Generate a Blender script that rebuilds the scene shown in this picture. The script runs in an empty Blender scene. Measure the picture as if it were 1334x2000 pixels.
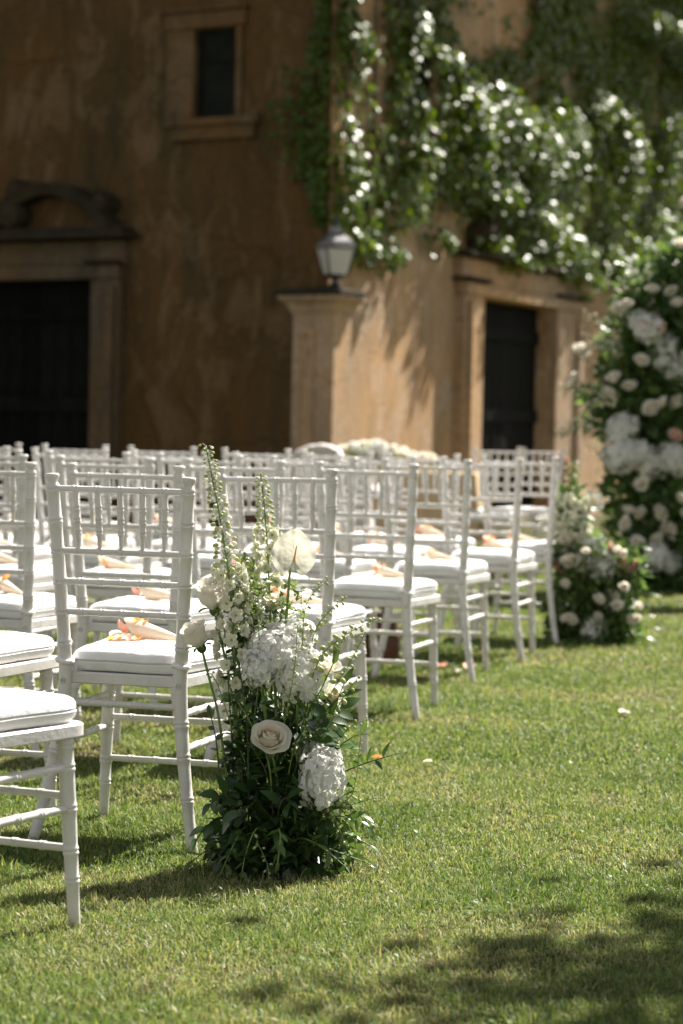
import bpy, math, random
import numpy as np
from mathutils import Vector, Matrix, Quaternion, noise as mnoise

R = math.radians
rnd = random.Random(7)
scn = bpy.context.scene
COL = scn.collection

# ------------------------------------------------------------------ camera
cam_d = bpy.data.cameras.new('camera')
cam_d.lens = 85.0
cam_d.sensor_fit = 'VERTICAL'
cam_d.sensor_height = 36.0
cam_d.sensor_width = 24.0
cam_d.clip_start = 0.05
cam_d.clip_end = 500.0
cam_d.dof.use_dof = True
cam_d.dof.focus_distance = 5.72
cam_d.dof.aperture_fstop = 4.0
cam = bpy.data.objects.new('camera', cam_d)
COL.objects.link(cam)
cam.matrix_world = (Matrix.Translation((0, 0, 1.055)) @ Matrix.Rotation(R(90 - 2.057), 4, 'X')
                    @ Matrix.Rotation(R(1.15), 4, 'Z'))
scn.camera = cam

# ------------------------------------------------------------------ sky and sun
SUN_AZ, SUN_EL = 37.0, 47.0
world = bpy.data.worlds.new('World')
scn.world = world
world.use_nodes = True
wn = world.node_tree
for n in list(wn.nodes):
    wn.nodes.remove(n)
w_out = wn.nodes.new('ShaderNodeOutputWorld')
w_bg = wn.nodes.new('ShaderNodeBackground')
w_sky = wn.nodes.new('ShaderNodeTexSky')
w_sky.sky_type = 'NISHITA'
w_sky.sun_disc = False
w_sky.sun_elevation = R(SUN_EL)
w_sky.sun_rotation = R(SUN_AZ)
w_sky.dust_density = 0.3
w_sky.air_density = 0.8
w_sky.ozone_density = 0.5
w_bg.inputs['Strength'].default_value = 0.05
w_hs = wn.nodes.new('ShaderNodeHueSaturation')        # white balance of the photograph: the open shade reads neutral
w_hs.inputs['Saturation'].default_value = 0.35
w_mx = wn.nodes.new('ShaderNodeMix')
w_mx.data_type = 'RGBA'; w_mx.blend_type = 'MULTIPLY'
w_mx.inputs[0].default_value = 1.0
w_mx.inputs[7].default_value = (1.05, 0.99, 0.93, 1)
wn.links.new(w_sky.outputs[0], w_hs.inputs['Color'])
wn.links.new(w_hs.outputs[0], w_mx.inputs[6])
wn.links.new(w_mx.outputs[2], w_bg.inputs['Color'])
wn.links.new(w_bg.outputs[0], w_out.inputs['Surface'])

sun_d = bpy.data.lights.new('sun', 'SUN')
sun_d.energy = 5.0
sun_d.angle = R(0.5)
sun_d.color = (1.0, 0.94, 0.85)
sun = bpy.data.objects.new('sun', sun_d)
COL.objects.link(sun)
S = Vector((math.sin(R(SUN_AZ)) * math.cos(R(SUN_EL)), math.cos(R(SUN_AZ)) * math.cos(R(SUN_EL)), math.sin(R(SUN_EL))))
sun.rotation_euler = S.to_track_quat('Z', 'Y').to_euler()
sun.location = (6, 8, 12)

scn.view_settings.view_transform = 'Standard'
scn.view_settings.look = 'None'
scn.view_settings.gamma = 1.0
scn.view_settings.use_curve_mapping = False
scn.view_settings.exposure = 1.55
scn.render.engine = 'CYCLES'
try:
    scn.cycles.use_denoising = True
    scn.cycles.denoiser = 'OPENIMAGEDENOISE'
except Exception:
    pass
scn.cycles.sample_clamp_indirect = 6.0
scn.cycles.max_bounces = 14
scn.cycles.diffuse_bounces = 8
scn.cycles.transmission_bounces = 10
scn.cycles.caustics_reflective = False
scn.cycles.caustics_refractive = False

# ------------------------------------------------------------------ materials
def new_mat(name):
    m = bpy.data.materials.new(name)
    m.use_nodes = True
    nt = m.node_tree
    for n in list(nt.nodes):
        nt.nodes.remove(n)
    out = nt.nodes.new('ShaderNodeOutputMaterial')
    return m, nt, out

def N(nt, typ, **kw):
    n = nt.nodes.new(typ)
    for k, v in kw.items():
        if k in n.inputs:
            n.inputs[k].default_value = v
        else:
            setattr(n, k, v)
    return n

def ramp(nt, src, stops, interp='LINEAR'):
    r = nt.nodes.new('ShaderNodeValToRGB')
    r.color_ramp.interpolation = interp
    while len(r.color_ramp.elements) > 1:
        r.color_ramp.elements.remove(r.color_ramp.elements[-1])
    r.color_ramp.elements[0].position = stops[0][0]
    r.color_ramp.elements[0].color = (*stops[0][1], 1)
    for p, c in stops[1:]:
        e = r.color_ramp.elements.new(p)
        e.color = (*c, 1)
    nt.links.new(src, r.inputs[0])
    return r.outputs[0]

def mixc(nt, fac, a, b, mode='MIX'):
    m = nt.nodes.new('ShaderNodeMix')
    m.data_type = 'RGBA'
    m.blend_type = mode
    for sock, v in ((m.inputs[0], fac), (m.inputs[6], a), (m.inputs[7], b)):
        if isinstance(v, (int, float)):
            sock.default_value = v
        elif isinstance(v, tuple):
            sock.default_value = (*v, 1)
        else:
            nt.links.new(v, sock)
    return m.outputs[2]

def noise(nt, scale, detail=3, rough=0.55, coord=None, dist=0.0):
    n = N(nt, 'ShaderNodeTexNoise')
    n.inputs['Scale'].default_value = scale
    n.inputs['Detail'].default_value = detail
    n.inputs['Roughness'].default_value = rough
    n.inputs['Distortion'].default_value = dist
    if coord is not None:
        nt.links.new(coord, n.inputs['Vector'])
    return n.outputs[0]

def objcoord(nt):
    return nt.nodes.new('ShaderNodeTexCoord').outputs['Object']

def bump(nt, src, strength, dist=0.01):
    b = N(nt, 'ShaderNodeBump')
    b.inputs['Strength'].default_value = strength
    b.inputs['Distance'].default_value = dist
    nt.links.new(src, b.inputs['Height'])
    return b.outputs[0]

def mat_simple(name, c1, c2, scale=20, rough=0.5, spec=0.5, bump_s=0.0, bump_scale=60, trans=0.0, tcol=None, rand=0.0):
    """principled with two noise-mixed colours, optional translucency and per-object variation"""
    m, nt, out = new_mat(name)
    oc = objcoord(nt)
    f = noise(nt, scale, 3, 0.6, oc)
    col = ramp(nt, f, [(0.35, c1), (0.68, c2)])
    if rand > 0:
        oi = nt.nodes.new('ShaderNodeObjectInfo')
        hsv = nt.nodes.new('ShaderNodeHueSaturation')
        mr = N(nt, 'ShaderNodeMapRange')
        mr.inputs[3].default_value = 1 - rand
        mr.inputs[4].default_value = 1 + rand
        nt.links.new(oi.outputs['Random'], mr.inputs[0])
        nt.links.new(mr.outputs[0], hsv.inputs['Value'])
        nt.links.new(col, hsv.inputs['Color'])
        col = hsv.outputs[0]
    p = N(nt, 'ShaderNodeBsdfPrincipled')
    nt.links.new(col, p.inputs['Base Color'])
    p.inputs['Roughness'].default_value = rough
    p.inputs['Specular IOR Level'].default_value = spec
    if bump_s > 0:
        nt.links.new(bump(nt, noise(nt, bump_scale, 4, 0.6, oc), bump_s), p.inputs['Normal'])
    if trans > 0:
        t = N(nt, 'ShaderNodeBsdfTranslucent')
        if tcol is None:
            nt.links.new(col, t.inputs['Color'])
        else:
            t.inputs['Color'].default_value = (*tcol, 1)
        mx = N(nt, 'ShaderNodeMixShader')
        mx.inputs[0].default_value = trans
        nt.links.new(p.outputs[0], mx.inputs[1])
        nt.links.new(t.outputs[0], mx.inputs[2])
        nt.links.new(mx.outputs[0], out.inputs[0])
    else:
        nt.links.new(p.outputs[0], out.inputs[0])
    return m

M = {}
def mat_paint():
    m, nt, out = new_mat('white_chair_paint')
    oc = objcoord(nt)
    c = ramp(nt, noise(nt, 9, 4, 0.65, oc), [(0.35, (0.60, 0.585, 0.565)), (0.65, (0.70, 0.685, 0.665))])
    w = ramp(nt, noise(nt, 55, 5, 0.8, oc), [(0.67, (0, 0, 0)), (0.71, (1, 1, 1))])       # rubbed and chipped spots
    c = mixc(nt, mixc(nt, 0.55, (0, 0, 0), w), c, (0.46, 0.41, 0.34))
    sx = N(nt, 'ShaderNodeSeparateXYZ'); nt.links.new(oc, sx.inputs[0])
    foot = ramp(nt, sx.outputs[2], [(0.0, (1, 1, 1)), (0.055, (0, 0, 0))])                  # soil and grass stain on the feet
    fn = ramp(nt, noise(nt, 40, 4, 0.7, oc), [(0.35, (0, 0, 0)), (0.65, (1, 1, 1))])
    c = mixc(nt, mixc(nt, 1.0, foot, fn, 'MULTIPLY'), c, (0.36, 0.34, 0.20))
    oi = nt.nodes.new('ShaderNodeObjectInfo')
    tn = ramp(nt, oi.outputs['Random'], [(0, (0.95, 0.935, 0.91)), (1, (1.02, 1.02, 1.02))])
    c = mixc(nt, 1.0, c, tn, 'MULTIPLY')
    p = N(nt, 'ShaderNodeBsdfPrincipled'); nt.links.new(c, p.inputs['Base Color'])
    rr = ramp(nt, noise(nt, 22, 3, 0.6, oc), [(0.3, (0.26, 0.26, 0.26)), (0.7, (0.48, 0.48, 0.48))])
    nt.links.new(rr, p.inputs['Roughness'])
    nt.links.new(bump(nt, noise(nt, 70, 4, 0.6, oc), 0.10), p.inputs['Normal'])
    nt.links.new(p.outputs[0], out.inputs[0])
    return m
M['paint'] = mat_paint()
M['cushion'] = mat_simple('white_cushion_cloth', (0.74, 0.735, 0.735), (0.85, 0.85, 0.86), 7, 0.8, 0.15, 0.55, 16)
M['piping'] = mat_simple('cushion_piping', (0.50, 0.49, 0.49), (0.58, 0.57, 0.57), 40, 0.8, 0.1)
M['screw'] = mat_simple('screw_cap', (0.42, 0.40, 0.37), (0.5, 0.48, 0.45), 30, 0.4)
M['paper'] = mat_simple('cone_paper', (0.76, 0.65, 0.50), (0.82, 0.73, 0.60), 25, 0.7, 0.2, 0.1, 40, trans=0.18, rand=0.05)
M['petal_orange'] = mat_simple('orange_petal', (0.80, 0.20, 0.04), (0.85, 0.40, 0.12), 60, 0.5, 0.2, trans=0.35)
M['petal_yellow'] = mat_simple('yellow_petal', (0.85, 0.50, 0.08), (0.85, 0.62, 0.25), 60, 0.5, 0.2, trans=0.35)
M['petal_pink'] = mat_simple('pink_petal', (0.80, 0.32, 0.24), (0.85, 0.55, 0.45), 60, 0.5, 0.2, trans=0.35)
M['petal_pale'] = mat_simple('pale_petal', (0.84, 0.72, 0.60), (0.86, 0.80, 0.72), 60, 0.5, 0.2, trans=0.35)
M['rose'] = mat_simple('cream_rose_petal', (0.87, 0.83, 0.73), (0.90, 0.88, 0.81), 30, 0.55, 0.25, 0.1, 80, trans=0.5)
M['rose_core'] = mat_simple('rose_heart_petal', (0.88, 0.78, 0.62), (0.90, 0.84, 0.73), 40, 0.55, 0.25, trans=0.25)
M['hydrangea'] = mat_simple('white_hydrangea', (0.84, 0.84, 0.80), (0.88, 0.88, 0.86), 40, 0.6, 0.2, trans=0.5, rand=0.03)
M['blush'] = mat_simple('blush_petal', (0.78, 0.52, 0.40), (0.84, 0.68, 0.58), 30, 0.55, 0.2, trans=0.3)
M['delph'] = mat_simple('cream_delphinium', (0.76, 0.76, 0.58), (0.88, 0.87, 0.76), 60, 0.5, 0.3, trans=0.35)
M['bud'] = mat_simple('green_bud', (0.34, 0.42, 0.14), (0.60, 0.62, 0.34), 70, 0.45, 0.4, trans=0.3)
M['stem'] = mat_simple('green_stem', (0.10, 0.17, 0.04), (0.20, 0.28, 0.08), 30, 0.5, 0.4)
M['stem_dark'] = mat_simple('dark_stem', (0.05, 0.07, 0.025), (0.10, 0.10, 0.05), 30, 0.6, 0.3)
M['leaf'] = mat_simple('dark_glossy_leaf', (0.025, 0.06, 0.018), (0.05, 0.10, 0.03), 25, 0.30, 0.5, trans=0.22, tcol=(0.10, 0.20, 0.03), rand=0.35)
M['leaf_mid'] = mat_simple('mid_green_leaf', (0.05, 0.11, 0.02), (0.09, 0.16, 0.04), 25, 0.35, 0.5, trans=0.28, tcol=(0.18, 0.30, 0.04), rand=0.35)
M['moss'] = mat_simple('brown_moss', (0.07, 0.035, 0.015), (0.14, 0.07, 0.03), 60, 0.9, 0.1)
M['iron'] = mat_simple('black_iron', (0.015, 0.016, 0.02), (0.03, 0.032, 0.04), 20, 0.35, 0.5)
M['zinc'] = mat_simple('weathered_zinc', (0.05, 0.05, 0.055), (0.30, 0.30, 0.30), 9, 0.5, 0.5)
M['frosted'] = mat_simple('frosted_glass', (0.80, 0.79, 0.75), (0.86, 0.85, 0.81), 6, 0.35, 0.5, trans=0.5)
M['terracotta'] = mat_simple('terracotta', (0.26, 0.10, 0.05), (0.38, 0.17, 0.09), 10, 0.8, 0.2, 0.2, 30)
M['leather'] = mat_simple('brown_leather', (0.05, 0.02, 0.012), (0.10, 0.045, 0.025), 10, 0.55, 0.3, 0.2, 60)
M['lace'] = mat_simple('white_lace', (0.50, 0.46, 0.44), (0.78, 0.75, 0.73), 45, 0.85, 0.1, 0.9, 45)
M['wood'] = mat_simple('pale_wood', (0.34, 0.19, 0.09), (0.46, 0.28, 0.14), 8, 0.5, 0.4)
M['linen'] = mat_simple('beige_linen', (0.50, 0.36, 0.22), (0.58, 0.44, 0.29), 15, 0.85, 0.1, 0.2, 30)
M['bark'] = mat_simple('bark', (0.06, 0.045, 0.03), (0.13, 0.10, 0.07), 12, 0.9, 0.1, 0.6, 20)
M['roof'] = mat_simple('roof_tile', (0.22, 0.10, 0.06), (0.32, 0.17, 0.10), 3, 0.85, 0.1)
M['door_wood'] = mat_simple('dark_door_wood', (0.005, 0.005, 0.004), (0.010, 0.010, 0.008), 6, 0.85, 0.08, 0.2, 20, rand=0.3)
M['shutter'] = mat_simple('dark_green_shutter', (0.010, 0.012, 0.009), (0.016, 0.019, 0.014), 6, 0.8, 0.1)

def mat_spathe():
    m, nt, out = new_mat('anthurium_spathe')
    oc = objcoord(nt)
    f = noise(nt, 30, 3, 0.6, oc)
    col = ramp(nt, f, [(0.3, (0.72, 0.70, 0.58)), (0.7, (0.84, 0.81, 0.70))])
    p = N(nt, 'ShaderNodeBsdfPrincipled')
    nt.links.new(col, p.inputs['Base Color'])
    p.inputs['Roughness'].default_value = 0.22
    t = N(nt, 'ShaderNodeBsdfTranslucent')
    t.inputs['Color'].default_value = (0.62, 0.60, 0.50, 1)
    mx = N(nt, 'ShaderNodeMixShader')
    mx.inputs[0].default_value = 0.5
    nt.links.new(p.outputs[0], mx.inputs[1]); nt.links.new(t.outputs[0], mx.inputs[2])
    nt.links.new(mx.outputs[0], out.inputs[0])
    return m
M['spathe'] = mat_spathe()

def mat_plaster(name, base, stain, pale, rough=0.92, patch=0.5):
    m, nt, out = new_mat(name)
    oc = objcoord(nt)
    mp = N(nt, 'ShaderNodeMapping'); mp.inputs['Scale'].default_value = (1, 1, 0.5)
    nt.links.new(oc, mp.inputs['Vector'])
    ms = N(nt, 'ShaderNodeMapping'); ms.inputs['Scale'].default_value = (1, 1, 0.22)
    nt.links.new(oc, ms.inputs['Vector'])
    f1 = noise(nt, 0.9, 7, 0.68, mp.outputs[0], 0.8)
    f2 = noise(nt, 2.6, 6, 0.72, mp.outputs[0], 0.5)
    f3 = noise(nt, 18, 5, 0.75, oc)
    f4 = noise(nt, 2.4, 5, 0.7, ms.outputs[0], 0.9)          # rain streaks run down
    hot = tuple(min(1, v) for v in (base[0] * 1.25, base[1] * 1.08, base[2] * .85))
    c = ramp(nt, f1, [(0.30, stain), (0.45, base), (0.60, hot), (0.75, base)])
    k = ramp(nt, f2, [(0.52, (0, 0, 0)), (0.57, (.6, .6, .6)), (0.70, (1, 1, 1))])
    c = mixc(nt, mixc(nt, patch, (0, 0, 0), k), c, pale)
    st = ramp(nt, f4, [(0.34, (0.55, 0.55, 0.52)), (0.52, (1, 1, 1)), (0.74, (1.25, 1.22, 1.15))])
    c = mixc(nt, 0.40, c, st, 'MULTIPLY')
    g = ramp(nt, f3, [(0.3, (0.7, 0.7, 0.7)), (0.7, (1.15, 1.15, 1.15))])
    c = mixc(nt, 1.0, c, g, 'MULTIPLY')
    vo = N(nt, 'ShaderNodeTexVoronoi'); vo.feature = 'DISTANCE_TO_EDGE'; vo.inputs['Scale'].default_value = 1.3
    mw = N(nt, 'ShaderNodeMix'); mw.data_type = 'VECTOR'; mw.inputs[0].default_value = 0.12
    nz = N(nt, 'ShaderNodeTexNoise'); nz.inputs['Scale'].default_value = 4
    nt.links.new(oc, nz.inputs['Vector']); nt.links.new(oc, mw.inputs[4]); nt.links.new(nz.outputs['Color'], mw.inputs[5])
    nt.links.new(mw.outputs[1], vo.inputs['Vector'])
    cr = ramp(nt, vo.outputs['Distance'], [(0.0, (0.45, 0.42, 0.4)), (0.012, (1, 1, 1))])
    c = mixc(nt, 0.6, c, cr, 'MULTIPLY')
    p = N(nt, 'ShaderNodeBsdfPrincipled')
    nt.links.new(c, p.inputs['Base Color'])
    p.inputs['Roughness'].default_value = rough
    p.inputs['Specular IOR Level'].default_value = 0.12
    nt.links.new(bump(nt, mixc(nt, 0.5, f2, f3), 0.6, 0.05), p.inputs['Normal'])
    nt.links.new(p.outputs[0], out.inputs[0])
    return m
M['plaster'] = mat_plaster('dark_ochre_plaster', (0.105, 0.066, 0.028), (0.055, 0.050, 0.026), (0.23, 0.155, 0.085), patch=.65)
M['plaster_side'] = mat_plaster('sunlit_ochre_plaster', (0.44, 0.305, 0.19), (0.36, 0.20, 0.085), (0.58, 0.45, 0.34), patch=.7)  # same plaster made paler, the side wall's sunlight put into its colour
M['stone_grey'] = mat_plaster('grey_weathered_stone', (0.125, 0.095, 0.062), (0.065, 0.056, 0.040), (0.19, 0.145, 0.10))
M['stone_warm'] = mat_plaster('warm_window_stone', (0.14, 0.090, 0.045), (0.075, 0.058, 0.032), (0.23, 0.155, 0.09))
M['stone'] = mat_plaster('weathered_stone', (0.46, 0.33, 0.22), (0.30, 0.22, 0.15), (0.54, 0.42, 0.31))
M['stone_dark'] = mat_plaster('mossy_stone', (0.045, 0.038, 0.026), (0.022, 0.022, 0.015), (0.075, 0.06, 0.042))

def mat_soil():
    m, nt, out = new_mat('lawn_soil')
    oc = objcoord(nt)
    a = noise(nt, 1.6, 4, 0.6, oc)
    b = noise(nt, 60, 5, 0.7, oc)
    c1 = ramp(nt, b, [(0.3, (0.025, 0.030, 0.008)), (0.55, (0.06, 0.065, 0.02)), (0.75, (0.14, 0.12, 0.06))])
    c2 = ramp(nt, b, [(0.3, (0.07, 0.045, 0.025)), (0.7, (0.20, 0.14, 0.08))])
    k = ramp(nt, a, [(0.55, (0, 0, 0)), (0.7, (1, 1, 1))])
    c = mixc(nt, k, c1, c2)
    p = N(nt, 'ShaderNodeBsdfPrincipled')
    nt.links.new(c, p.inputs['Base Color'])
    p.inputs['Roughness'].default_value = 0.95
    p.inputs['Specular IOR Level'].default_value = 0.1
    nt.links.new(bump(nt, b, 0.8, 0.02), p.inputs['Normal'])
    nt.links.new(p.outputs[0], out.inputs[0])
    return m
M['soil'] = mat_soil()

def mat_grass():
    m, nt, out = new_mat('grass_blade')
    at = N(nt, 'ShaderNodeAttribute')
    at.attribute_name = 'tint'
    col = ramp(nt, at.outputs['Fac'], [(0.0, (0.035, 0.070, 0.013)), (0.35, (0.100, 0.165, 0.038)), (0.7, (0.205, 0.265, 0.088)),
                                       (0.86, (0.31, 0.31, 0.17)), (1.0, (0.44, 0.37, 0.23))])
    p = N(nt, 'ShaderNodeBsdfPrincipled')
    nt.links.new(col, p.inputs['Base Color'])
    p.inputs['Roughness'].default_value = 0.5
    p.inputs['Specular IOR Level'].default_value = 0.25
    t = N(nt, 'ShaderNodeBsdfTranslucent')
    nt.links.new(mixc(nt, 1.0, col, (1.5, 1.5, 0.8), 'MULTIPLY'), t.inputs['Color'])
    mx = N(nt, 'ShaderNodeMixShader')
    mx.inputs[0].default_value = 0.35
    nt.links.new(p.outputs[0], mx.inputs[1]); nt.links.new(t.outputs[0], mx.inputs[2])
    nt.links.new(mx.outputs[0], out.inputs[0])
    return m
M['grass'] = mat_grass()

def mat_ivy():
    m, nt, out = new_mat('ivy_leaf')
    at = N(nt, 'ShaderNodeAttribute'); at.attribute_name = 'tint'
    oi = nt.nodes.new('ShaderNodeObjectInfo')
    ad = N(nt, 'ShaderNodeMath', operation='ADD')
    ml = N(nt, 'ShaderNodeMath', operation='MULTIPLY'); ml.inputs[1].default_value = 0.25
    nt.links.new(oi.outputs['Random'], ml.inputs[0])
    nt.links.new(at.outputs['Fac'], ad.inputs[0]); nt.links.new(ml.outputs[0], ad.inputs[1])
    col = ramp(nt, ad.outputs[0], [(0.0, (0.045, 0.080, 0.006)), (0.6, (0.095, 0.150, 0.010)), (0.95, (0.19, 0.235, 0.025)), (1.0, (0.30, 0.26, 0.05))])
    p = N(nt, 'ShaderNodeBsdfPrincipled')
    nt.links.new(col, p.inputs['Base Color'])
    p.inputs['Roughness'].default_value = 0.40
    p.inputs['Specular IOR Level'].default_value = 0.38
    t = N(nt, 'ShaderNodeBsdfTranslucent')
    nt.links.new(mixc(nt, 1.0, col, (1.8, 1.8, 0.7), 'MULTIPLY'), t.inputs['Color'])
    mx = N(nt, 'ShaderNodeMixShader'); mx.inputs[0].default_value = 0.36
    nt.links.new(p.outputs[0], mx.inputs[1]); nt.links.new(t.outputs[0], mx.inputs[2])
    nt.links.new(mx.outputs[0], out.inputs[0])
    return m
M['ivy'] = mat_ivy()

# ------------------------------------------------------------------ mesh helpers
class MB:
    def __init__(self):
        self.v, self.f, self.m = [], [], []
        self.mi = 0
        self.mats = []
    def use(self, mat):
        if mat not in self.mats:
            self.mats.append(mat)
        self.mi = self.mats.index(mat)
        return self
    def add(self, vs, fs, mx=None):
        o = len(self.v)
        if mx is not None:
            vs = [mx @ Vector(p) for p in vs]
        self.v.extend([tuple(p) for p in vs])
        for q in fs:
            self.f.append(tuple(i + o for i in q))
            self.m.append(self.mi)
    def box(self, x0, x1, y0, y1, z0, z1, mx=None):
        vs = [(x, y, z) for z in (z0, z1) for y in (y0, y1) for x in (x0, x1)]
        fs = [(0, 2, 3, 1), (4, 5, 7, 6), (0, 1, 5, 4), (2, 6, 7, 3), (0, 4, 6, 2), (1, 3, 7, 5)]
        self.add(vs, fs, mx)
    def rings(self, loops, close=True, cap0=True, cap1=True):
        n = len(loops[0])
        vs = [p for l in loops for p in l]
        fs = []
        for i in range(len(loops) - 1):
            for j in range(n):
                k = (j + 1) % n
                if not close and j == n - 1:
                    continue
                fs.append((i * n + j, i * n + k, (i + 1) * n + k, (i + 1) * n + j))
        if cap0:
            fs.append(tuple(reversed(range(n))))
        if cap1:
            fs.append(tuple(range((len(loops) - 1) * n, len(loops) * n)))
        self.add(vs, fs)
    def tube(self, path, rad, sides=8, caps=True):
        path = [Vector(p) for p in path]
        k = len(path)
        if not hasattr(rad, '__len__'):
            rad = [rad] * k
        tans = []
        for i in range(k):
            a, b = path[max(i - 1, 0)], path[min(i + 1, k - 1)]
            t = (b - a)
            tans.append(t.normalized() if t.length > 1e-9 else Vector((0, 0, 1)))
        ref = Vector((0, 0, 1)) if abs(tans[0].z) < 0.9 else Vector((1, 0, 0))
        u = tans[0].cross(ref).normalized()
        loops = []
        for i in range(k):
            u = (u - tans[i] * u.dot(tans[i])).normalized()
            w = tans[i].cross(u)
            loops.append([path[i] + (u * math.cos(2 * math.pi * j / sides) + w * math.sin(2 * math.pi * j / sides)) * rad[i] for j in range(sides)])
        self.rings(loops, True, caps, caps)
    def lathe(self, prof, sides=16, mx=None):
        """prof: list of (r, z)"""
        o = MB()
        o.rings([[(r * math.cos(2 * math.pi * j / sides), r * math.sin(2 * math.pi * j / sides), z) for j in range(sides)] for r, z in prof])
        self.add(o.v, o.f, mx)
    def ellipsoid(self, c, rx, ry, rz, seg=8, rng=5, mx=None):
        prof = [(max(1e-4, math.sin(math.pi * i / rng)), -math.cos(math.pi * i / rng)) for i in range(rng + 1)]
        m2 = Matrix.Translation(c) @ Matrix.Diagonal((rx, ry, rz, 1))
        self.lathe(prof, seg, m2 if mx is None else mx @ m2)
    def mesh(self, name, mat=None, smooth=True, angle=None):
        me = bpy.data.meshes.new(name)
        me.from_pydata(self.v, [], self.f)
        if self.mats:
            for mm in self.mats:
                me.materials.append(mm)
            me.polygons.foreach_set('material_index', self.m)
        elif mat is not None:
            me.materials.append(mat)
        if smooth:
            me.polygons.foreach_set('use_smooth', [True] * len(me.polygons))
            if angle:
                try:
                    me.set_sharp_from_angle(angle=R(angle))
                except Exception:
                    pass
        me.update()
        return me

def put(name, me, parent=None, mx=None, label=None, cat=None, group=None, kind=None):
    o = bpy.data.objects.new(name, me)
    COL.objects.link(o)
    if parent is not None:
        o.parent = parent
    if mx is not None:
        o.matrix_basis = mx
    tag(o, label, cat, group, kind)
    return o

def tag(o, label=None, cat=None, group=None, kind=None):
    if label: o['label'] = label
    if cat: o['category'] = cat
    if group: o['group'] = group
    if kind: o['kind'] = kind
    return o

def thing(name, loc, rz=0.0, label=None, cat=None, group=None):
    o = bpy.data.objects.new(name, None)
    o.empty_display_size = 0.1
    COL.objects.link(o)
    o.location = loc
    o.rotation_euler = (0, 0, rz)
    return tag(o, label, cat, group)

def copy_tree(o, parent=None):
    c = o.copy()
    COL.objects.link(c)
    if parent is not None:
        c.parent = parent
        c.matrix_parent_inverse = o.matrix_parent_inverse.copy()
    for ch in list(o.children):
        copy_tree(ch, c)
    return c

def bez(p0, p1, p2, n):
    p0, p1, p2 = Vector(p0), Vector(p1), Vector(p2)
    return [p0 * (1 - t) ** 2 + p1 * 2 * t * (1 - t) + p2 * t * t for t in [i / n for i in range(n + 1)]]

def smooth_path(pts, n):
    """Catmull-Rom through points"""
    P = [Vector(p) for p in pts]
    P = [P[0] * 2 - P[1]] + P + [P[-1] * 2 - P[-2]]
    out = []
    for i in range(1, len(P) - 2):
        for k in range(n):
            t = k / n
            a, b, c, d = P[i - 1], P[i], P[i + 1], P[i + 2]
            out.append(0.5 * ((2 * b) + (c - a) * t + (2 * a - 5 * b + 4 * c - d) * t * t + (3 * b - a - 3 * c + d) * t ** 3))
    out.append(P[-2])
    return out

def frame(pos, zdir, spin=0.0, s=1.0):
    z = Vector(zdir).normalized()
    q = z.to_track_quat('Z', 'Y')
    return Matrix.Translation(pos) @ q.to_matrix().to_4x4() @ Matrix.Rotation(spin, 4, 'Z') @ Matrix.Scale(s, 4)

# ------------------------------------------------------------------ ground
def build_ground():
    mb = MB()
    xs = [-120, -40, -12, -4, 0, 4, 12, 40, 120]
    ys = [-80, -20, 0, 4, 8, 12, 16, 20, 60, 160]
    vs = [(x, y, 0) for y in ys for x in xs]
    nx = len(xs)
    fs = [(j * nx + i, j * nx + i + 1, (j + 1) * nx + i + 1, (j + 1) * nx + i) for j in range(len(ys) - 1) for i in range(nx - 1)]
    mb.add(vs, fs)
    put('lawn', mb.mesh('lawn', M['soil'], False), kind='structure')
build_ground()

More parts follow.
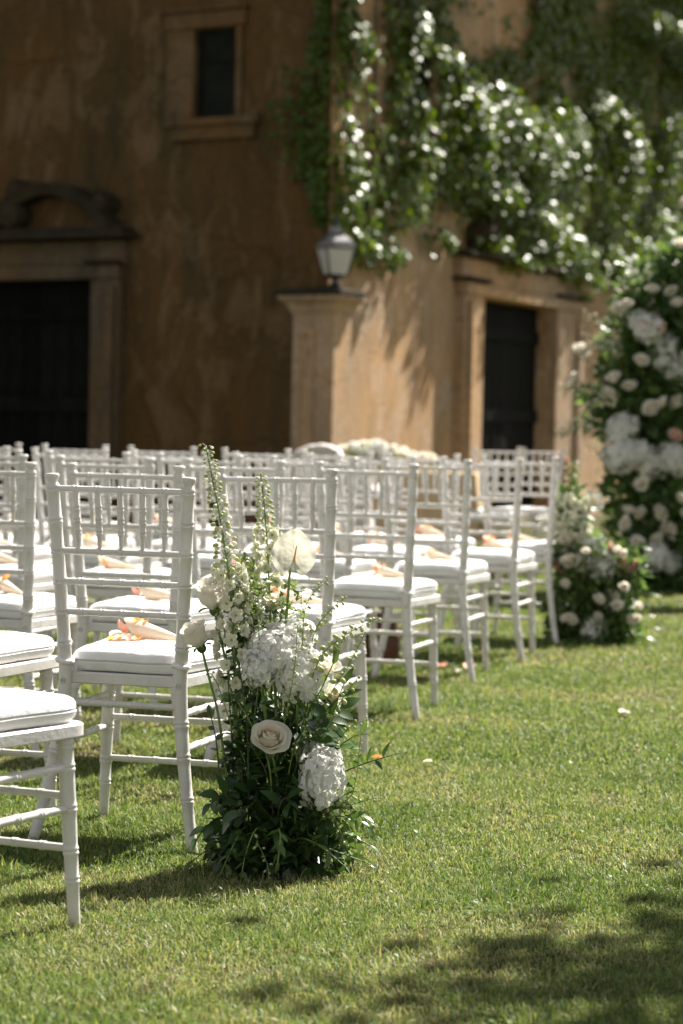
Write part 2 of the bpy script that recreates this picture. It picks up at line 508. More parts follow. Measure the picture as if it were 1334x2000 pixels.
def build_grass():
    g = np.random.default_rng(11)
    parts = []
    for y0, y1, dens, hmul, wmul in ((3.7, 5.6, 72000, 1.0, 0.9), (5.6, 7.5, 42000, 1.0, 1.1), (7.5, 10.5, 19000, 1.0, 1.6), (10.5, 14.0, 9000, 1.05, 2.3), (14.0, 19.0, 3600, 1.1, 3.6)):
        xw = 0.150 * y1 + 0.25
        n = int(dens * (y1 - y0) * 2 * xw)
        y = g.uniform(y0, y1, n)
        x = g.uniform(-xw, xw, n)
        keep = np.abs(x) < 0.150 * y + 0.25
        x, y = x[keep], y[keep]
        parts.append((x, y, np.full(x.shape, hmul), np.full(x.shape, wmul)))
    x = np.concatenate([p[0] for p in parts]); y = np.concatenate([p[1] for p in parts])
    hm = np.concatenate([p[2] for p in parts]); wm = np.concatenate([p[3] for p in parts])
    # clumpy value noise
    def vnoise(x, y, s, seed):
        gg = np.random.default_rng(seed)
        T = gg.random((256, 256))
        u, v = x * s + 500, y * s + 500
        i, j = np.floor(u).astype(int), np.floor(v).astype(int)
        fu, fv = u - i, v - j
        fu, fv = fu * fu * (3 - 2 * fu), fv * fv * (3 - 2 * fv)
        a, b = T[i % 256, j % 256], T[(i + 1) % 256, j % 256]
        c, d = T[i % 256, (j + 1) % 256], T[(i + 1) % 256, (j + 1) % 256]
        return (a * (1 - fu) + b * fu) * (1 - fv) + (c * (1 - fu) + d * fu) * fv
    patch = 0.55 * vnoise(x, y, 2.2, 1) + 0.3 * vnoise(x, y, 6.5, 2) + 0.15 * vnoise(x, y, 19, 3)
    clump = 0.5 * vnoise(x, y, 14, 4) + 0.5 * vnoise(x, y, 33, 5)
    bare = np.zeros(x.shape)
    for bx, by, br in ((.22, 5.02, .05), (.45, 5.22, .075), (.20, 4.72, .035), (.62, 5.55, .05), (-.62, 4.55, .05), (.30, 5.75, .06), (.02, 4.85, .04), (.75, 6.4, .07), (-.3, 5.2, .05), (.5, 4.5, .05), (.1, 6.1, .05)):
        bare = np.maximum(bare, np.exp(-((x - bx) / br) ** 2 - ((y - by) / (br * .7)) ** 2))
    keep = g.random(x.shape) < np.clip(0.45 + 1.9 * (patch - 0.27), 0.34, 1.0) * (1 - .93 * bare)
    x, y, hm, wm, patch, clump = [q[keep] for q in (x, y, hm, wm, patch, clump)]
    n = len(x)
    H = (0.009 + 0.021 * g.random(n) ** 1.5) * (0.5 + 0.9 * clump) * hm * (0.7 + 0.6 * patch)
    tall = g.random(n) < 0.03
    H[tall] *= 1.7
    W = (0.0016 + 0.0016 * g.random(n)) * wm
    ang = g.uniform(0, 2 * np.pi, n)
    lean = np.abs(g.normal(1.05, 0.45, n))
    lean = np.clip(lean, 0, 1.45)
    tw = ang + g.normal(0, 0.9, n) + np.pi / 2
    dx, dy = np.cos(ang), np.sin(ang)
    wx, wy = np.cos(tw) * W / 2, np.sin(tw) * W / 2
    z0 = np.zeros(n) - 0.002
    m1 = 0.55 * H
    mx_, my_ = x + dx * m1 * np.sin(lean * 0.6), y + dy * m1 * np.sin(lean * 0.6)
    mz = m1 * np.cos(lean * 0.6)
    tx, ty = mx_ + dx * 0.5 * H * np.sin(lean * 1.25), my_ + dy * 0.5 * H * np.sin(lean * 1.25)
    tz = np.maximum(mz + 0.5 * H * np.cos(lean * 1.25), 0.002)
    V = np.empty((n, 5, 3), np.float32)
    V[:, 0] = np.stack([x - wx, y - wy, z0], 1); V[:, 1] = np.stack([x + wx, y + wy, z0], 1)
    V[:, 2] = np.stack([mx_ + wx * .8, my_ + wy * .8, mz], 1); V[:, 3] = np.stack([mx_ - wx * .8, my_ - wy * .8, mz], 1)
    V[:, 4] = np.stack([tx, ty, tz], 1)
    base = (np.arange(n) * 5)[:, None]
    L = np.concatenate([base + np.array([0, 1, 2, 3]), base + np.array([3, 2, 4])], 1).ravel().astype(np.int32)
    me = bpy.data.meshes.new('grass')
    me.vertices.add(n * 5)
    me.vertices.foreach_set('co', V.ravel())
    me.loops.add(len(L))
    me.loops.foreach_set('vertex_index', L)
    me.polygons.add(2 * n)
    st = np.stack([np.arange(n) * 7, np.arange(n) * 7 + 4], 1).ravel().astype(np.int32)
    me.polygons.foreach_set('loop_start', st)
    try:
        me.polygons.foreach_set('loop_total', np.tile(np.array([4, 3], np.int32), n))
    except Exception:
        pass
    me.update(calc_edges=True)
    tint = np.clip(0.51 + g.normal(0, 0.24, n) + 0.5 * (0.5 - patch), 0, 0.84)
    dry = g.random(n) < np.clip(0.10 + 1.0 * (0.45 - patch), 0.05, 0.42)
    tint[dry] = g.uniform(0.84, 1.0, dry.sum())
    a = me.attributes.new('tint', 'FLOAT', 'POINT')
    a.data.foreach_set('value', np.repeat(tint, 5).astype(np.float32))
    me.materials.append(M['grass'])
    put('grass', me, kind='stuff')
build_grass()

def build_weeds():
    r = random.Random(61)
    pts = [(0, 0, 0), (-.4, .45, .06), (0, .5, -.02), (.4, .45, .06), (0, 1, -.1)]
    fs = [(0, 3, 2), (0, 2, 1), (1, 2, 4), (2, 3, 4)]
    mats, tints = [], []
    for _ in range(70):
        y = r.uniform(4.1, 9.0)
        cx = r.uniform(-.14, .14) * y
        for _ in range(r.randint(4, 14)):
            a = r.uniform(0, 6.28)
            p = Vector((cx + r.gauss(0, .03), y + r.gauss(0, .03), r.uniform(.006, .022)))
            mats.append(Matrix.Translation(p) @ Matrix.Rotation(a, 4, 'Z') @ Matrix.Rotation(r.uniform(-.2, .7), 4, 'X') @ Matrix.Scale(r.uniform(.008, .018), 4))
            tints.append(r.uniform(.15, .55))
    for _ in range(420):                      # dry straw and leaf crumbs
        y = r.uniform(4.1, 9.5)
        p = Vector((r.uniform(-.15, .15) * y, y, r.uniform(.010, .024)))
        mats.append(Matrix.Translation(p) @ Matrix.Rotation(r.uniform(0, 6.28), 4, 'Z') @ Matrix.Rotation(r.uniform(-.4, .4), 4, 'X') @ Matrix.Diagonal((r.uniform(.003, .010), r.uniform(.010, .030), .01, 1)))
        tints.append(r.uniform(.9, 1.0))
    put('weeds', fast_leaves('weeds', pts, fs, mats, tints, M['grass']), kind='stuff')

# ------------------------------------------------------------------ building
C0 = Vector((-0.17, 22.2, 0))
WL = dict(d=Vector((-math.cos(R(32)), math.sin(R(32)), 0)), n=Vector((-math.sin(R(32)), -math.cos(R(32)), 0)))
WR = dict(d=Vector((math.cos(R(67)), math.sin(R(67)), 0)), n=Vector((math.sin(R(67)), -math.cos(R(67)), 0)))
ZTOP = 7.3

def wm(w):
    """wall frame: x along the wall from the corner, y outward, z up"""
    d, n = w['d'], w['n']
    return Matrix(((d.x, n.x, 0, C0.x), (d.y, n.y, 0, C0.y), (0, 0, 1, 0), (0, 0, 0, 1)))
ML, MR = wm(WL), wm(WR)

villa = thing('villa', C0, 0, 'old ochre plastered villa with stone door frames behind the chairs', 'building')
def vput(name, me, parent=None, mx=None, **k):
    """part of the villa given in world space"""
    o = put(name, me, parent or villa, None, **k)
    base = Matrix.Translation(C0)
    o.matrix_basis = base.inverted() @ mx if parent is None else mx
    return o

def wall_mesh(t0, t1, z0, z1, ops, depth):
    mb = MB()
    ts = sorted(set([t0, t1] + [o[0] for o in ops] + [o[1] for o in ops]))
    zs = sorted(set([z0, z1] + [o[2] for o in ops] + [o[3] for o in ops]))
    for a, b in zip(ts, ts[1:]):
        for c, d in zip(zs, zs[1:]):
            tm, zm = (a + b) / 2, (c + d) / 2
            if any(o[0] < tm < o[1] and o[2] < zm < o[3] for o in ops):
                continue
            mb.add([(a, 0, c), (b, 0, c), (b, 0, d), (a, 0, d)], [(0, 1, 2, 3)])
    for a, b, c, d in ops:
        y = -depth
        mb.add([(a, 0, c), (a, y, c), (a, y, d), (a, 0, d)], [(0, 1, 2, 3)])
        mb.add([(b, 0, c), (b, 0, d), (b, y, d), (b, y, c)], [(0, 1, 2, 3)])
        mb.add([(a, 0, d), (a, y, d), (b, y, d), (b, 0, d)], [(0, 1, 2, 3)])
        mb.add([(a, 0, c), (b, 0, c), (b, y, c), (a, y, c)], [(0, 1, 2, 3)])
    return mb

opsL = [(2.68, 5.1, 0.0, 2.42), (1.05, 1.53, 3.92, 4.76)]
opsR = [(3.95, 6.45, 0.0, 2.45), (1.78, 2.60, 3.86, 4.85)]
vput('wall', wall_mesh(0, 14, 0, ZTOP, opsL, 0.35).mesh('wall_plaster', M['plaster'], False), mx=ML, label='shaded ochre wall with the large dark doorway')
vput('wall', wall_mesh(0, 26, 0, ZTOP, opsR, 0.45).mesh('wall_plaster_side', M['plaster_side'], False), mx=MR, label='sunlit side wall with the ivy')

# unseen roof slab, its deep eaves added to shade the upper side wall
def build_roof():
    mb = MB()
    pts = []
    o = 0.75
    # outline of the slab in plan: corner pushed out by the overhang
    nl, nr = WL['n'], WR['n']
    det = nl.x * nr.y - nl.y * nr.x
    cx = (o * nr.y - o * nl.y) / det
    cy = (nl.x * o - nr.x * o) / det
    corner = C0 + Vector((cx, cy, 0))
    pl = C0 + WL['d'] * 14 + nl * o
    pr = C0 + WR['d'] * 26 + nr * o
    back = C0 + WL['d'] * 14 + WR['d'] * 26
    poly = [corner, pr, back, pl]
    lo = [(p.x, p.y, ZTOP) for p in poly]
    hi = [(p.x, p.y, ZTOP + 0.22) for p in poly]
    mb.rings([lo, hi])
    vput('roof', mb.mesh('roof', M['roof'], False), mx=Matrix.Identity(4))
build_roof()

def trim(name, boxes, mx, mat, bevel=0.012, parent=None, label=None):
    mb = MB()
    for b in boxes:
        x0, x1, y0, y1, z0, z1 = b
        e = min(bevel, (x1 - x0) / 3, (y1 - y0) / 3, (z1 - z0) / 3)
        # chamfered box
        L = []
        for z, ins in ((z0, e), (z0 + e, 0), (z1 - e, 0), (z1, e)):
            a, b2, c, d = x0 + ins, x1 - ins, y0 + ins, y1 - ins
            L.append([(a + e, c, z), (b2 - e, c, z), (b2, c + e, z), (b2, d - e, z), (b2 - e, d, z), (a + e, d, z), (a, d - e, z), (a, c + e, z)])
        mb.rings(L)
    mb.v = [(x + .010 * mnoise.noise(Vector((x * 3, y * 5, z * 4))), y + .012 * mnoise.noise(Vector((x * 4 + 9, y * 5, z * 5))), z + .006 * mnoise.noise(Vector((x * 5, y * 4 + 5, z * 3)))) for x, y, z in mb.v]
    me = mb.mesh(name, mat, False)
    return vput(name, me, parent, mx=mx, label=label)

# left door: jamb pilaster, lintel, entablature, pediment
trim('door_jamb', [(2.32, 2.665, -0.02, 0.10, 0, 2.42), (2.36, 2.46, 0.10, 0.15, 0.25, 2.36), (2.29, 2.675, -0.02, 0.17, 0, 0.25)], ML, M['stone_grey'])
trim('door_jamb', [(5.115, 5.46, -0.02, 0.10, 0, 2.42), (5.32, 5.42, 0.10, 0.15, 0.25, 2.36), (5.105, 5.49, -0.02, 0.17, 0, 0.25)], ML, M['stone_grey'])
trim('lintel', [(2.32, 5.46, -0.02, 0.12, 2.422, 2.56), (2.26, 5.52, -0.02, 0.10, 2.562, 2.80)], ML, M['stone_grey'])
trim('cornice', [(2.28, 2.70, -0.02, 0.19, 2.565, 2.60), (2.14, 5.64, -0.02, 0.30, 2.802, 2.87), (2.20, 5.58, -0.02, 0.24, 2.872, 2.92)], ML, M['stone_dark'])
def scroll(x, z, r, d, mx):
    mb = MB()
    L = []
    for y, s in ((-0.02, 0.9), (d * 0.6, 1.0), (d * 0.9, 0.8), (d, 0.35)):
        L.append([(x + r * s * math.cos(2 * math.pi * j / 14), y, z + r * s * math.sin(2 * math.pi * j / 14) * 1.1) for j in range(14)])
    mb.rings(L)
    vput('scroll_ornament', mb.mesh('scroll_ornament', M['stone_dark'], True, 40), mx=mx)
def pediment():
    mb = MB()
    # broken segmental pediment: curved band of short blocks, thicker towards the springing
    cx, zc, rad = 3.15, 2.46, 0.86
    n = 15
    loops = []
    for i in range(n + 1):
        a = R(28 + (152 - 28) * i / n)
        w = 0.055 + 0.03 * abs(math.cos(a))
        c = Vector((cx - rad * math.cos(a), 0, zc + rad * math.sin(a) * 0.98))
        e = Vector((-math.cos(a), 0, math.sin(a)))
        loops.append([tuple(c + e * w + Vector((0, -0.02, 0))), tuple(c + e * w + Vector((0, 0.26, 0))), tuple(c - e * w + Vector((0, 0.22, 0))), tuple(c - e * w + Vector((0, -0.02, 0)))])
    mb.rings(loops)
    mb.box(2.42, 2.54, -0.02, 0.2, 2.922, 3.06)
    vput('pediment', mb.mesh('pediment', M['stone_dark'], True, 40), mx=ML)
    for q in ((2.47, 3.14, 0.10, 0.28), (3.55, 3.30, 0.11, 0.26), (3.62, 3.08, 0.16, 0.24), (3.95, 2.98, 0.15, 0.26)):
        scroll(*q, ML)
pediment()

def plank_door(t0, t1, z0, z1, y, n, mx, rails=(0.35, 1.2, 2.1), label=None):
    mb = MB()
    mb.box(t0, t1, y - 0.06, y - 0.035, z0, z1)
    d = vput('door', mb.mesh('door_back', M['door_wood'], False), mx=mx, label=label)
    w = (t1 - t0) / n
    pm = MB(); pm.box(0.006, w - 0.006, -0.03, 0.0, 0, z1 - z0 - 0.02)
    pme = pm.mesh('plank', M['door_wood'], False)
    for i in range(n):
        put('plank', pme, d, Matrix.Translation((t0 + i * w, y + rnd.uniform(-.003, .003), z0 + 0.01)))
    rm = MB(); rm.box(t0 + 0.01, t1 - 0.01, 0, 0.03, -0.07, 0.07)
    rme = rm.mesh('rail', M['door_wood'], False)
    for z in rails:
        put('rail', rme, d, Matrix.Translation((0, y + 0.004, z)))
    k = MB(); k.tube([(0, 0, -0.05), (0, 0.04, -0.04), (0, 0.05, 0), (0, 0.04, 0.04), (0, 0, 0.05)], 0.008, 8)
    put('handle', k.mesh('handle', M['iron']), d, Matrix.Translation(((t0 + t1) / 2 + 0.06, y + 0.033, 1.05)))
    return d
plank_door(2.68, 5.1, 0, 2.42, -0.14, 12, ML, label='large dark wooden door in the shaded wall')
plank_door(3.95, 6.45, 0, 2.45, -0.13, 10, MR, label='dark wooden door under the ivy')

# right door surround
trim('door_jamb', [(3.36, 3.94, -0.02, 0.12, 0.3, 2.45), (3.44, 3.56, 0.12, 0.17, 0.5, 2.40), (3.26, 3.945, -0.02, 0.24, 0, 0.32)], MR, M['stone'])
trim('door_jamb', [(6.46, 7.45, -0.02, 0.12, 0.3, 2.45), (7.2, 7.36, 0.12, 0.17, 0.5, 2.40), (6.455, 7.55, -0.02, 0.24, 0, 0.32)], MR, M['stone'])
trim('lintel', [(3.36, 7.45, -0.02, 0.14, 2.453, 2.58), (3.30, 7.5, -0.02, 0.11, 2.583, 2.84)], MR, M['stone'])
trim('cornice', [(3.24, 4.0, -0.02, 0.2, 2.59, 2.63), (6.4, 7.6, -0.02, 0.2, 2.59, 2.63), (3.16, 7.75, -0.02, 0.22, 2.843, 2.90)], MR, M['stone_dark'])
# scroll console standing on the cornice
for q_ in ((3.75, 3.06, 0.16, 0.3), (3.95, 3.22, 0.12, 0.26), (7.4, 3.06, 0.16, 0.3)):
    scroll(*q_, MR)

# windows
def window(t0, t1, z0, z1, mx, fw, sill, label, stone='stone'):
    f = trim('window', [(t0 - fw[0], t0, -0.02, 0.04, z0, z1), (t1, t1 + fw[1], -0.02, 0.04, z0, z1),
                        (t0 - fw[0] - .03, t1 + fw[1] + .03, -0.02, 0.045, z1 + 0.002, z1 + 0.16),
                        (t0 - fw[0] - .07, t1 + fw[1] + .07, -0.02, 0.08, z1 + 0.162, z1 + 0.20)], mx, M[stone], label=label)
    sb = MB(); sb.box(t0 - sill, t1 + sill, -0.02, 0.10, z0 - 0.07, z0 - 0.003); sb.box(t0 - sill + .06, t1 + sill - .06, -0.02, 0.06, z0 - 0.20, z0 - 0.073)
    put('sill', sb.mesh('sill', M[stone], False), f)
    y = -0.06
    fr = MB()
    for b in ((t0, t0 + .04, z0, z1), (t1 - .04, t1, z0, z1), (t0 + .042, t1 - .042, z1 - .04, z1), (t0 + .042, t1 - .042, z0, z0 + .04), (t0 + .042, t1 - .042, z1 - .30, z1 - .265)):
        fr.box(b[0], b[1], y - .03, y + .02, b[2], b[3])
    put('frame', fr.mesh('window_frame', M['shutter'], False), f)
    for a, b in ((z0 + .042, z1 - .302), (z1 - .263, z1 - .042)):
        p = MB(); p.box(t0 + .042, t1 - .042, y - .012, y - .004, a, b)
        put('shutter', p.mesh('shutter_panel', M['shutter'], False), f)
    return f
window(1.05, 1.53, 3.92, 4.76, ML, (0.07, 0.32), 0.30, 'small dark window high on the shaded wall', 'stone_warm')
window(1.78, 2.60, 3.86, 4.85, MR, (0.25, 0.25), 0.35, 'dark window half covered by ivy')

# corner pier with cap
def pier():
    nl, nr = WL['n'], WR['n']
    def poly(o, tl, tr):
        det = nl.x * nr.y - nl.y * nr.x
        c = Vector(((o * nr.y - o * nl.y) / det, (nl.x * o - nr.x * o) / det, 0))
        a = WL['d'] * tl
        b = WR['d'] * tr
        return [b, Vector((-0.04, 0.3, 0)), a, a + nl * o, c, b + nr * o]
    mb = MB()
    prof = [(0.20, .34, .30, 0), (0.20, .34, .30, .22), (0.15, .27, .22, .26), (0.15, .27, .22, 2.06), (0.17, .29, .25, 2.09), (0.19, .32, .28, 2.15), (0.25, .38, .34, 2.20), (0.25, .38, .34, 2.23)]
    mb.rings([[(p.x, p.y, z) for p in poly(o, tl, tr)] for o, tl, tr, z in prof])
    vput('pilaster', mb.mesh('pilaster', M['stone'], False), mx=Matrix.Translation(C0))
    mb = MB()
    mb.rings([[(p.x, p.y, z) for p in poly(o, tl, tr)] for o, tl, tr, z in ((0.27, .42, .28, 2.232), (0.27, .42, .28, 2.28), (0.2, .34, .2, 2.30))])
    vput('pilaster_cap', mb.mesh('pilaster_cap', M['stone_dark'], False), mx=Matrix.Translation(C0))
    # raised round-headed panel on the front face
    mb = MB()
    pts = [(.03, .4), (.19, .4)] + [(.11 + .08 * math.cos(R(a)), 1.86 + .08 * math.sin(R(a))) for a in range(0, 181, 20)]
    def ring(k, y):
        return [(.11 + (x - .11) * k, y, 1.1 + (z - 1.1) * (1 - (1 - k) * .2)) for x, z in pts]
    mb.rings([ring(1.0, .148), ring(1.0, .170), ring(.72, .172), ring(.70, .154)], cap0=False)
    vput('relief_panel', mb.mesh('relief_panel', M['stone'], False), mx=ML)
pier()

# ------------------------------------------------------------------ wall lantern standing on the pilaster cap
def lantern():
    t = thing('lantern', (-0.10, 22.02, 2.30), R(20), 'old four sided lantern with frosted panes on top of the corner pilaster', 'lantern')
    b, tp = 0.085, 0.135
    zb, zt = 0.11, 0.36
    bm = MB()
    bm.lathe([(0.07, 0.0), (0.075, 0.02), (0.03, 0.04), (0.025, 0.07), (0.06, 0.09), (0.09, 0.10), (0.09, 0.11)], 12)
    put('base', bm.mesh('lantern_base', M['iron'], True, 40), t)
    fm = MB()
    for sx, sy in ((1, 1), (1, -1), (-1, 1), (-1, -1)):
        fm.tube([(sx * b, sy * b, zb), (sx * tp, sy * tp, zt)], 0.009, 6)
    for r, z in ((b, zb), (tp, zt)):
        c = [(r, r, z), (-r, r, z), (-r, -r, z), (r, -r, z)]
        for i in range(4):
            fm.tube([c[i], c[(i + 1) % 4]], 0.010, 6)
    put('frame', fm.mesh('lantern_frame', M['iron']), t)
    pm = MB()
    g = 0.012
    pm.rings([[(-b + g, -b, zb + g), (b - g, -b, zb + g), (b - g, -b + .004, zb + g), (-b + g, -b + .004, zb + g)],
              [(-tp + g, -tp, zt - g), (tp - g, -tp, zt - g), (tp - g, -tp + .004, zt - g), (-tp + g, -tp + .004, zt - g)]])
    pme = pm.mesh('lantern_pane', M['frosted'], False)
    for i in range(4):
        put('pane', pme, t, Matrix.Rotation(i * math.pi / 2, 4, 'Z'))
    rm = MB()
    rm.lathe([(0.20, 0.355), (0.205, 0.375), (0.17, 0.42), (0.10, 0.47), (0.075, 0.48), (0.085, 0.50), (0.06, 0.54), (0.03, 0.56)], 4, Matrix.Rotation(R(45), 4, 'Z'))
    put('roof', rm.mesh('lantern_roof', M['zinc'], False), t)
    f = MB()
    f.lathe([(0.02, 0.56), (0.03, 0.585), (0.012, 0.605), (0.022, 0.63), (0.004, 0.66)], 10)
    put('finial', f.mesh('lantern_finial', M['iron']), t)
    cm = MB()
    cm.lathe([(0.012, 0.11), (0.014, 0.2), (0.03, 0.235), (0.028, 0.28), (0.006, 0.31)], 10)
    put('bulb', cm.mesh('bulb', M['frosted']), t)
lantern()

# ------------------------------------------------------------------ ivy
def leaf_quadset(kind='ivy'):
    # five-point ivy leaf, tip along +y, folded at the midrib
    pts = [(0, 0, 0), (0.42, 0.05, .06), (0.5, 0.42, .10), (0.27, 0.6, .04), (0, 1.0, -.06), (-0.27, 0.6, .04), (-0.5, 0.42, .10), (-0.42, 0.05, .06), (0, .45, 0)]
    fs = [(0, 1, 8), (1, 2, 8), (2, 3, 8), (3, 4, 8), (4, 5, 8), (5, 6, 8), (6, 7, 8), (7, 0, 8)]
    return pts, fs

def pts_in_poly(x, y, poly):
    ins = False
    j = len(poly) - 1
    for i in range(len(poly)):
        xi, yi = poly[i]; xj, yj = poly[j]
        if (yi > y) != (yj > y) and x < (xj - xi) * (y - yi) / (yj - yi) + xi:
            ins = not ins
        j = i
    return ins

def fast_leaves(name, pts, fs, mats4, tints, mat):
    """many copies of one small leaf in one mesh; mats4: list of 4x4"""
    A = np.array([[list(r) for r in m] for m in mats4], np.float32)
    P = np.concatenate([np.array(pts, np.float32), np.ones((len(pts), 1), np.float32)], 1)
    V = np.einsum('nij,kj->nki', A, P)[:, :, :3]
    n, k = len(A), len(pts)
    flat = [i for f in fs for i in f]
    Ls = (np.arange(n) * k)[:, None] + np.array(flat)[None, :]
    me = bpy.data.meshes.new(name)
    me.vertices.add(n * k); me.vertices.foreach_set('co', V.astype(np.float32).ravel())
    me.loops.add(Ls.size); me.loops.foreach_set('vertex_index', Ls.astype(np.int32).ravel())
    lens = np.array([len(f) for f in fs], np.int32)
    st0 = np.concatenate([[0], np.cumsum(lens)[:-1]])
    st = (np.arange(n) * lens.sum())[:, None] + st0[None, :]
    me.polygons.add(n * len(fs))
    me.polygons.foreach_set('loop_start', st.astype(np.int32).ravel())
    try:
        me.polygons.foreach_set('loop_total', np.tile(lens, n))
    except Exception:
        pass
    me.update(calc_edges=True)
    a = me.attributes.new('tint', 'FLOAT', 'POINT')
    a.data.foreach_set('value', np.repeat(np.array(tints, np.float32), k))
    me.materials.append(mat)
    return me

def wallpt(w, t, z, off):
    return C0 + w['d'] * t + w['n'] * off + Vector((0, 0, z))

def build_ivy():
    r = random.Random(5)
    ivy = thing('ivy', wallpt(WR, 0.9, 0, 0.05), 0, 'leafy green ivy hanging down the sunlit side wall around the door', 'ivy')
    base = Matrix.Translation(ivy.location).inverted()
    # where the sheet of ivy lies on the side wall (along, height)
    sheet = [(-.05, 7.2), (-.05, 2.95), (.6, 2.85), (1.6, 3.0), (2.4, 3.25), (3.3, 3.35), (4.2, 3.1), (5.1, 2.95), (6.5, 3.0), (8.6, 2.9), (9.6, 3.0), (10.4, 3.1), (11.6, 3.6), (14, 4.2), (18, 4.2), (18, 7.2)]
    bare = [((.75, 5.2), .35, .9), ((1.0, 4.4), .25, .5), ((3.6, 5.3), .8, .35), ((4.6, 5.7), .9, .5), ((2.2, 4.35), .38, .48)]
    # thick bulges that stand off the wall: (t, z, rt, rz, offset)
    bulges = [(.10, 5.6, .18, .9, .22), (.35, 4.6, .25, .22, .20), (.15, 3.4, .16, .42, .22), (.5, 2.75, .4, .18, .16), (1.2, 2.7, .45, .14, .16),
              (1.62, 4.9, .16, .35, .26), (2.3, 4.75, .7, .13, .30), (1.75, 3.95, .2, .5, .26), (1.8, 3.75, .35, .12, .28),
              (3.3, 4.1, .35, .7, .38), (4.2, 4.3, .8, .5, .42), (5.2, 4.1, .9, .55, .42), (6.2, 4.4, .7, .45, .42), (4.0, 3.55, .9, .3, .36), (5.4, 3.4, 1.0, .3, .40), (6.6, 3.1, .8, .28, .40), (7.2, 2.85, .5, .22, .36),
              (3.9, 3.02, .55, .12, .34), (4.8, 2.88, .6, .1, .34), (8.2, 3.1, .5, .3, .36), (9.2, 3.3, .7, .3, .4), (9.6, 2.95, .5, .15, .36), (8.8, 4.4, .5, .8, .42), (10.6, 4.9, .7, .5, .45), (9.5, 6.2, 1.6, .25, .5), (11.5, 6.1, 1.4, .3, .5), (10.2, 3.6, .4, .5, .4), (7.6, 4.9, .4, .3, .4), (2.6, 2.95, .3, .15, .2)]
    mats, tints = [], []
    def add(t, z, off, size, w=WR, tint=None, lift=0):
        if lift and r.random() < .11:       # leaves on the outside of a bulge hang like shingles, faces turned up to the light
            nrm = (w['n'] * .5 + Vector((0, -.42, .70)) + Vector((r.gauss(0, .22), r.gauss(0, .22), r.gauss(0, .22)))).normalized()
        else:
            nrm = (w['n'] + w['d'] * r.gauss(0, .45) + Vector((0, 0, r.gauss(.35, .4)))).normalized()
        tip = Vector((r.gauss(0, .35), r.gauss(0, .35), -1))
        tip = (tip - nrm * tip.dot(nrm)).normalized()
        xx = tip.cross(nrm)
        m = Matrix(((xx.x, tip.x, nrm.x, 0), (xx.y, tip.y, nrm.y, 0), (xx.z, tip.z, nrm.z, 0), (0, 0, 0, 1)))
        m = base @ Matrix.Translation(wallpt(w, t, z, off)) @ m @ Matrix.Scale(size, 4)
        mats.append(m); tints.append(r.random() * .8 if tint is None else tint)
    n = 0
    while n < 26000:
        t = r.uniform(-.05, 13) if r.random() < .85 else r.uniform(13, 18)
        z = r.uniform(2.6, 7.2)
        if not pts_in_poly(t + r.gauss(0, .08), z + r.gauss(0, .1), sheet):
            continue
        if any(((t - c[0]) / a) ** 2 + ((z - c[1]) / b) ** 2 < 1 for c, a, b in bare) and r.random() < .93:
            continue
        dn = mnoise.noise(Vector((t * .9, z * .9, 3.1))) + .5 * mnoise.noise(Vector((t * 2.4, z * 2.4, 7)))
        if dn < -.42 and r.random() < .7:
            continue
        off = .03 + r.random() * (.10 + .12 * max(0, dn))
        add(t, z, off, r.uniform(.055, .10))
        n += 1
    lit = []
    for (t, z, a, b, off) in bulges:
        k = int(330 * a * b / .25 * .75) + 40
        for _ in range(k):
            g1, g2 = r.gauss(0, .5), r.gauss(0, .5)
            f = max(0, 1 - (g1 * g1 + g2 * g2) * .6)
            lit.append((t + g1 * a, z + g2 * b, .05 + off * f * r.uniform(.55, 1.1)))
    r.shuffle(lit)
    singles = lit[:290]
    for (t, z, o) in lit[290:]:
        add(t, z, o, r.uniform(.055, .095), lift=1)
    # tongue round the corner on the left wall, its shade put into darker tints
    for _ in range(900):
        z = r.uniform(2.9, 6.5)
        wdt = .45 * max(0, 1 - abs(z - 3.9) / .8) + .10
        add(abs(r.gauss(0, wdt * .6)), z, .03 + r.random() * .08, r.uniform(.055, .09), WL, r.random() * .3)
    pts, fs = leaf_quadset()
    put('foliage', fast_leaves('ivy_foliage', pts, fs, mats, tints, M['ivy']), ivy, kind='stuff')
    mats.clear(); tints.clear()
    for (t, z, o) in singles:
        add(t, z, o + .03, r.uniform(.07, .10), lift=1)
    lm = MB(); lm.add(pts, fs)
    lme = lm.mesh('ivy_single_leaf', M['ivy'], False)
    for m in mats:
        put('leaf', lme, ivy, m)
    # climbing stems
    st = MB()
    for t0, pth in ((.9, [(.75, 2.9, .05), (.8, 3.5, .06), (.9, 4.2, .06), (.8, 6.8, .06)]),
                    (0, [(1.4, 2.95, .05), (1.9, 3.1, .06), (2.9, 3.8, .08), (4.4, 4.2, .1), (6.5, 4.5, .1)]),
                    (0, [(.8, 2.9, .05), (.3, 3.6, .05), (.15, 5.0, .08), (.1, 6.6, .08)])):
        p = [base @ wallpt(WR, t, z, o) for t, z, o in smooth_path(pth, 6)]
        st.tube(p, [.028 - .016 * i / len(p) for i in range(len(p))], 7)
    put('stem', st.mesh('ivy_stem', M['bark']), ivy)
build_ivy()
build_weeds()

